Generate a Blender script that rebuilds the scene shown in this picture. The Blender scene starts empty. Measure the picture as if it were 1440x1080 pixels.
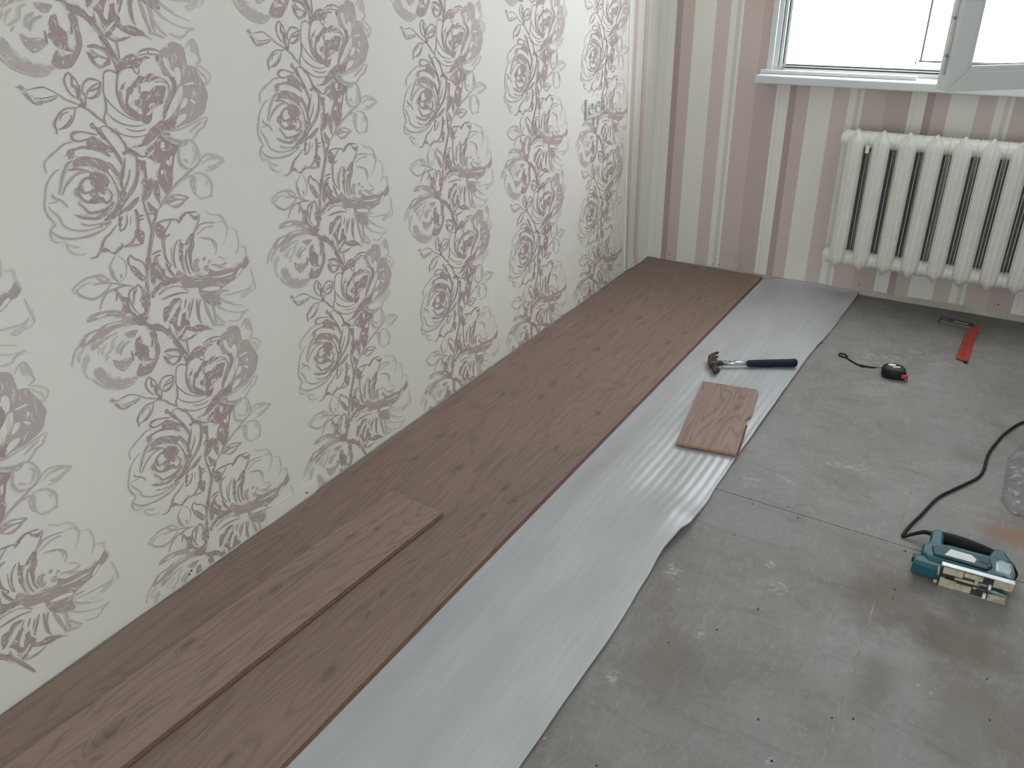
import bpy, bmesh, math, random
from mathutils import Vector, Matrix, noise
random.seed(7)
PI = math.pi
scene = bpy.context.scene
COL = scene.collection

# ------------------------------------------------------------------ camera
CAM_POS = Vector((1.57738, -3.74527, 1.40417))
yaw, pitch, roll = math.radians(-33.0038), math.radians(27.9766), math.radians(-1.5369)
fwd = Vector((math.sin(yaw)*math.cos(pitch), math.cos(yaw)*math.cos(pitch), -math.sin(pitch)))
rgt = Vector((math.cos(yaw), -math.sin(yaw), 0)); upv = rgt.cross(fwd)
r2 = math.cos(roll)*rgt + math.sin(roll)*upv
u2 = -math.sin(roll)*rgt + math.cos(roll)*upv
cam = bpy.data.cameras.new('camera'); cam.sensor_width = 36; cam.lens = 36*1131.636/1440
cam.clip_start = 0.05; cam.clip_end = 100
camo = bpy.data.objects.new('camera', cam); COL.objects.link(camo)
camo.matrix_world = Matrix(((r2.x, u2.x, -fwd.x, CAM_POS.x), (r2.y, u2.y, -fwd.y, CAM_POS.y), (r2.z, u2.z, -fwd.z, CAM_POS.z), (0, 0, 0, 1)))
scene.camera = camo

# ------------------------------------------------------------------ sky and exposure
world = bpy.data.worlds.new('overcast_sky'); scene.world = world
world.use_nodes = True
bg = world.node_tree.nodes['Background']
bg.inputs[0].default_value = (0.90, 0.955, 1.0, 1)
bg.inputs[1].default_value = 6.7
scene.view_settings.view_transform = 'Standard'
scene.view_settings.look = 'None'
scene.view_settings.exposure = 0.0
scene.view_settings.gamma = 1.0
scene.view_settings.use_curve_mapping = False

ROOM_X, ROOM_Y, ROOM_Z = 3.1, -5.2, 2.55
WX0, WX1, WZ0, WZ1 = 0.53, 2.03, 0.925, 2.28       # window opening
BX0, BX1, BZ0, BZ1 = 1.00, 2.40, 0.0, 2.2          # opening added behind the camera to let in fill light

def portal(name, loc, rot, sx, sy):
    l = bpy.data.lights.new(name, 'AREA'); l.shape = 'RECTANGLE'; l.size = sx; l.size_y = sy
    l.cycles.is_portal = True
    o = bpy.data.objects.new(name, l); COL.objects.link(o); o.location = loc; o.rotation_euler = rot
portal('window_daylight_portal', ((WX0+WX1)/2, 0.13, (WZ0+WZ1)/2), (-PI/2, 0, 0), WX1-WX0, WZ1-WZ0)
portal('added_fill_portal', ((BX0+BX1)/2, ROOM_Y-0.13, (BZ0+BZ1)/2), (PI/2, 0, 0), BX1-BX0, BZ1-BZ0)  # sampling portal of the added fill-light opening

# ------------------------------------------------------------------ helpers
def link(o, parent=None):
    COL.objects.link(o)
    if parent is not None: o.parent = parent
    return o
def tag(o, label, cat, group=None):
    o['label'] = label; o['category'] = cat
    if group: o['group'] = group
    return o
def thing(name, label, cat, loc=(0, 0, 0), rotz=0.0, group=None):
    o = bpy.data.objects.new(name, None); o.empty_display_size = 0.05
    COL.objects.link(o); o.location = loc; o.rotation_euler = (0, 0, rotz)
    return tag(o, label, cat, group)
def mobj(name, bm, mats, parent=None, smooth=False, kind=None, label=None):
    me = bpy.data.meshes.new(name); bm.normal_update(); bm.to_mesh(me); bm.free()
    for m in (mats if isinstance(mats, (list, tuple)) else [mats]): me.materials.append(m)
    if smooth:
        for f in me.polygons: f.use_smooth = True
        if smooth == 'angle': me.set_sharp_from_angle(angle=0.45)
    o = link(bpy.data.objects.new(name, me), parent)
    if kind: o['kind'] = kind
    if label: o['label'] = label
    return o
def box(bm, x0, x1, y0, y1, z0, z1, mi=0, bev=0.0, seg=2):
    vs = [bm.verts.new(c) for c in ((x0,y0,z0),(x1,y0,z0),(x1,y1,z0),(x0,y1,z0),(x0,y0,z1),(x1,y0,z1),(x1,y1,z1),(x0,y1,z1))]
    fs = [bm.faces.new([vs[i] for i in q]) for q in ((3,2,1,0),(4,5,6,7),(0,1,5,4),(1,2,6,5),(2,3,7,6),(3,0,4,7))]
    for f in fs: f.material_index = mi
    if bev:
        es = list({e for f in fs for e in f.edges})
        bmesh.ops.bevel(bm, geom=es, offset=bev, segments=seg, affect='EDGES', profile=0.5)
    return fs
def prism(bm, pts, lo, hi, axis='z', mi=0, bev=0.0, seg=2, map=None):
    """extrude a 2D outline; axis z: pts are (x,y)."""
    def P(a, b, c):
        if map: return map(a, b, c)
        return {'z': (a, b, c), 'y': (a, c, b), 'x': (c, a, b)}[axis]
    n = len(pts)
    lo_v = [bm.verts.new(P(a, b, lo)) for a, b in pts]; hi_v = [bm.verts.new(P(a, b, hi)) for a, b in pts]
    fs = [bm.faces.new(lo_v[::-1]), bm.faces.new(hi_v)]
    for i in range(n):
        j = (i+1) % n; fs.append(bm.faces.new((lo_v[i], lo_v[j], hi_v[j], hi_v[i])))
    for f in fs: f.material_index = mi
    bmesh.ops.recalc_face_normals(bm, faces=fs)
    if bev:
        es = list(fs[0].edges)+list(fs[1].edges)
        bmesh.ops.bevel(bm, geom=es, offset=bev, segments=seg, affect='EDGES', profile=0.5)
def tube(bm, pts, rad, n=10, caps=True, mi=0, flat=1.0):
    pts = [Vector(q) for q in pts]; rings = []
    rads = rad if isinstance(rad, (list, tuple)) else [rad]*len(pts)
    prev = None
    for i, q in enumerate(pts):
        t = (pts[min(i+1, len(pts)-1)] - pts[max(i-1, 0)]).normalized()
        ref = Vector((0, 0, 1)) if abs(t.z) < 0.9 else Vector((0, 1, 0))
        a = t.cross(ref).normalized() if prev is None else (prev - t*prev.dot(t)).normalized()
        prev = a; b = t.cross(a).normalized()
        rings.append([bm.verts.new(q + a*rads[i]*math.cos(2*PI*k/n) + b*rads[i]*flat*math.sin(2*PI*k/n)) for k in range(n)])
    fs = []
    for r0, r1 in zip(rings, rings[1:]):
        for k in range(n): fs.append(bm.faces.new((r0[k], r0[(k+1) % n], r1[(k+1) % n], r1[k])))
    if caps: fs += [bm.faces.new(rings[0][::-1]), bm.faces.new(rings[-1])]
    for f in fs: f.material_index = mi
    bmesh.ops.recalc_face_normals(bm, faces=fs)
def spline(pts, sub=6, closed=False):
    pts = [Vector(q) for q in pts]; n = len(pts); out = []
    rng = range(n) if closed else range(n-1)
    for i in rng:
        if closed: p0, p1, p2, p3 = pts[i-1], pts[i], pts[(i+1) % n], pts[(i+2) % n]
        else: p0, p1, p2, p3 = pts[max(i-1, 0)], pts[i], pts[i+1], pts[min(i+2, n-1)]
        for k in range(sub):
            t = k/sub
            out.append(0.5*((2*p1) + (p2-p0)*t + (2*p0-5*p1+4*p2-p3)*t*t + (3*p1-p0-3*p2+p3)*t**3))
    if not closed: out.append(pts[-1])
    return out

# ------------------------------------------------------------------ materials
class NT:
    def __init__(s, name):
        s.m = bpy.data.materials.new(name); s.m.use_nodes = True
        s.t = s.m.node_tree; s.b = s.t.nodes['Principled BSDF']; s.out = s.t.nodes['Material Output']
    def n(s, typ, **kw):
        nd = s.t.nodes.new('ShaderNode'+typ)
        for k, v in kw.items(): setattr(nd, k, v)
        return nd
    def l(s, a, b): s.t.links.new(a, b)
    def math(s, op, a, b=None, clamp=False):
        nd = s.n('Math', operation=op); nd.use_clamp = clamp
        for i, v in enumerate((a, b)):
            if v is None: continue
            if hasattr(v, 'links'): s.l(v, nd.inputs[i])
            else: nd.inputs[i].default_value = v
        return nd.outputs[0]
    def vec(s, op, a, b=None):
        nd = s.n('VectorMath', operation=op)
        for i, v in enumerate((a, b)):
            if v is None: continue
            if hasattr(v, 'links'): s.l(v, nd.inputs[i])
            else: nd.inputs[i].default_value = v
        return nd.outputs['Value'] if op == 'LENGTH' else nd.outputs[0]
    def noise(s, vec, scale, detail=3, rough=0.55, dist=0.0, w=None):
        nd = s.n('TexNoise'); nd.inputs['Scale'].default_value = scale; nd.inputs['Detail'].default_value = detail
        nd.inputs['Roughness'].default_value = rough; nd.inputs['Distortion'].default_value = dist
        if w is not None:
            nd.noise_dimensions = '4D'; s.l(w, nd.inputs['W'])
        s.l(vec, nd.inputs['Vector']); return nd.outputs['Fac']
    def rng(s, v, a, b, c=0.0, d=1.0, smooth=False):
        nd = s.n('MapRange'); nd.clamp = True
        if smooth: nd.interpolation_type = 'SMOOTHSTEP'
        s.l(v, nd.inputs[0])
        for i, q in enumerate((a, b, c, d)): nd.inputs[1+i].default_value = q
        return nd.outputs[0]
    def mix(s, fac, a, b, mode='MIX'):
        nd = s.n('Mix', data_type='RGBA', blend_type=mode)
        for i, v in ((0, fac), (6, a), (7, b)):
            if hasattr(v, 'links'): s.l(v, nd.inputs[i])
            else: nd.inputs[i].default_value = v if i == 0 else (*v, 1) if len(v) == 3 else v
        return nd.outputs[2]
    def bump(s, h, strength, dist=0.001):
        nd = s.n('Bump'); nd.inputs['Strength'].default_value = strength; nd.inputs['Distance'].default_value = dist
        s.l(h, nd.inputs['Height']); s.l(nd.outputs[0], s.b.inputs['Normal'])
    def warm(s, v): return s.mix(1.0, v, (1.065, 1.025, 0.985), 'MULTIPLY')
    def col(s, v):
        if hasattr(v, 'links'): s.l(v, s.b.inputs['Base Color'])
        else: s.b.inputs['Base Color'].default_value = (*v, 1)
    def set(s, **kw):
        for k, v in kw.items(): s.b.inputs[k.replace('_', ' ')].default_value = v
    def pos(s): return s.n('NewGeometry').outputs['Position']
    def obj(s): return s.n('TexCoord').outputs['Object']

def simple(name, col, rough=0.5, metal=0.0, spec=0.5, var=0.12, scale=25.0, bump=0.0):
    k = NT(name); n = k.noise(k.obj(), scale, 4)
    k.col(k.mix(k.rng(n, 0.3, 0.7), [c*(1-var) for c in col], [min(1, c*(1+var)) for c in col]))
    k.set(Roughness=rough, Metallic=metal, Specular_IOR_Level=spec)
    if bump: k.bump(n, bump)
    return k.m

PAPER = (0.725, 0.72, 0.69)
INK = (0.39, 0.312, 0.314)
M_PLASTER = simple('bare_plaster', (0.50, 0.475, 0.40), 0.9, scale=12, var=0.15, bump=0.3)
M_WALLWHITE = simple("white_wall_paint", (0.80, 0.79, 0.76), 0.8, var=0.03)
M_CEIL = simple('ceiling_paint', (0.88, 0.88, 0.86), 0.9, var=0.03)
M_PVC = simple('white_pvc', (0.62, 0.63, 0.62), 0.42, var=0.02)
M_GASKET = simple('black_gasket', (0.02, 0.02, 0.022), 0.6)
M_ENAMEL = simple('radiator_enamel', (0.74, 0.72, 0.66), 0.33, var=0.05, scale=14, bump=0.12)
M_NAIL = simple('dark_nail', (0.03, 0.025, 0.02), 0.5, 0.6)

def paper_mat():
    k = NT('floral_wallpaper_print')
    a = k.n('Attribute'); a.attribute_name = 'tone'
    pos = k.pos()
    n = k.noise(pos, 160, 3); n2 = k.noise(pos, 2.2, 2)
    ink = k.mix(k.rng(n, 0.35, 0.65), [c*0.95 for c in INK], [c*1.05 for c in INK])
    pap = k.mix(k.rng(n2, 0.3, 0.7), [c*0.975 for c in PAPER], [c*1.01 for c in PAPER])
    k.col(k.warm(k.mix(a.outputs['Fac'], pap, ink)))
    k.set(Roughness=0.55, Specular_IOR_Level=0.3)
    weave = k.noise(k.vec('MULTIPLY', pos, (1, 1, 2.2)), 420, 2)
    k.bump(weave, 0.10, 0.0006)
    return k.m
M_PRINT = paper_mat()

def stripe_mat(name, axis, stops, length):
    k = NT(name); sp = k.n('SeparateXYZ'); k.l(k.obj(), sp.inputs[0])
    r = k.n('ValToRGB'); r.color_ramp.interpolation = 'CONSTANT'
    k.l(k.math('DIVIDE', sp.outputs[axis], length), r.inputs[0])
    el = r.color_ramp.elements
    while len(el) > 1: el.remove(el[-1])
    el[0].position = 0; el[0].color = (*stops[0][1], 1)
    for q, c in stops[1:]:
        e = el.new(q/length); e.color = (*c, 1)
    n = k.noise(k.pos(), 3, 3)
    k.col(k.warm(k.mix(k.rng(n, 0.35, 0.65, 0, 0.10), r.outputs[0], (0.55, 0.52, 0.46))))
    k.set(Roughness=0.55, Specular_IOR_Level=0.3)
    k.bump(k.noise(k.pos(), 420, 2), 0.1, 0.0006)
    return k.m
cW = (0.74, 0.74, 0.70); cWb = (0.70, 0.73, 0.72); cM = (0.56, 0.475, 0.455); cL = (0.59, 0.51, 0.49); cD = (0.40, 0.31, 0.31); cG = (0.60, 0.585, 0.55); cMd = (0.49, 0.405, 0.39)
SHEET = 0.543
STOPS = [(0, cW), (0.014, cG), (0.0165, cW), (0.056, cD), (0.085, cM), (0.14, cW), (0.239, cL), (0.305, cW), (0.332, cG), (0.348, cW), (0.362, cM), (0.449, cMd)]
M_STRIPE = stripe_mat('striped_wallpaper', 0, STOPS, SHEET)
M_STRIPE_L = stripe_mat('striped_wallpaper_wrap', 1, [(0, cW), (0.038, cD), (0.040, cL), (0.078, cW), (0.147, cM), (0.165, (.68, .62, .61)), (0.195, (.80, .80, .79)), (0.24, (.82, .85, .85)), (0.30, (.82, .85, .85))], 0.32)

def wood_mat(name, knots, seed=0.0, base=(0.215, 0.158, 0.134), con=1.0, rings=18.0):
    k = NT(name)
    obj = k.obj(); pos = k.pos()
    info = k.n('ObjectInfo')
    w = k.math('ADD', k.math('MULTIPLY', info.outputs['Random'], 40.0), seed)
    wn = k.n('TexNoise'); wn.inputs['Scale'].default_value = 26; wn.inputs['Detail'].default_value = 3; k.l(pos, wn.inputs['Vector'])
    wpos = k.vec('ADD', pos, k.vec('MULTIPLY', k.vec('SUBTRACT', wn.outputs['Color'], (.5, .5, .5)), (.030, .060, 0)))
    # accumulate knots (world placed)
    acc = None
    for (x, y, s) in knots:
        d = k.vec('SUBTRACT', wpos, (x, y, 0)); d = k.vec('MULTIPLY', d, (1/(0.016*s+.005), 1/(0.046*s+.010), 0.0))
        v = k.rng(k.vec('LENGTH', d), 0.0, 1.0, 1.0, 0.0, True)
        acc = v if acc is None else k.math('MAXIMUM', acc, v)
    low = k.noise(k.vec('MULTIPLY', obj, (9.0, 1.15, 0)), 1.0, 2, 0.45, 0.3, w)
    h = k.math('ADD', k.math('MULTIPLY', low, rings), k.math('MULTIPLY', acc, 2.6))
    ring = k.math('FRACT', h)
    ring = k.math('ABSOLUTE', k.math('SUBTRACT', ring, 0.5))          # 0..0.5 triangle
    fine = k.noise(k.vec('MULTIPLY', obj, (300, 9, 0)), 1.0, 4, 0.65, 0.3, w)
    pore = k.noise(k.vec('MULTIPLY', obj, (520, 16, 0)), 1.0, 2, 0.5, 0.1, w)
    mid = k.noise(k.vec('MULTIPLY', obj, (40, 1.6, 0)), 1.0, 3, 0.6, 0.5, w)
    broad = k.noise(k.vec('MULTIPLY', obj, (5, 1.2, 0)), 1.0, 2, 0.5, 0, w)
    c0 = [c*(1-0.34*con) for c in base]; c1 = [c*(1+0.32*con) for c in base]
    t = k.math('ADD', k.math('MULTIPLY', k.rng(ring, 0.02, 0.24), 0.30), k.math('MULTIPLY', k.rng(fine, 0.3, 0.7), 0.26))
    t = k.math('ADD', t, k.math('MULTIPLY', k.rng(mid, 0.3, 0.7), 0.26))
    t = k.math('ADD', t, k.math('MULTIPLY', k.rng(broad, 0.3, 0.7), 0.18))
    c = k.mix(t, c0, c1)
    c = k.mix(k.rng(pore, 0.58, 0.72, 0, 0.30), c, [min(1, q*1.75) for q in base])
    kn = k.math('POWER', acc, 2.0)
    kn = k.math('MULTIPLY', kn, k.rng(mid, 0.2, 0.6, 0.55, 1.0))
    c = k.mix(k.math('MULTIPLY', kn, 0.60), c, (0.060, 0.043, 0.037))
    k.col(k.warm(c)); k.set(Roughness=0.50, Specular_IOR_Level=0.42)
    k.l(k.rng(fine, 0.3, 0.7, 0.44, 0.62), k.b.inputs['Roughness'])
    k.bump(k.math('ADD', fine, k.math('MULTIPLY', ring, 0.8)), 0.22, 0.0008)
    return k.m
M_HDF = simple('plank_core_fibreboard', (0.155, 0.075, 0.048), 0.75, var=0.15, scale=90)
M_HDF2 = simple('plank_core_pale', (0.36, 0.20, 0.11), 0.75, var=0.15, scale=90)

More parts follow.
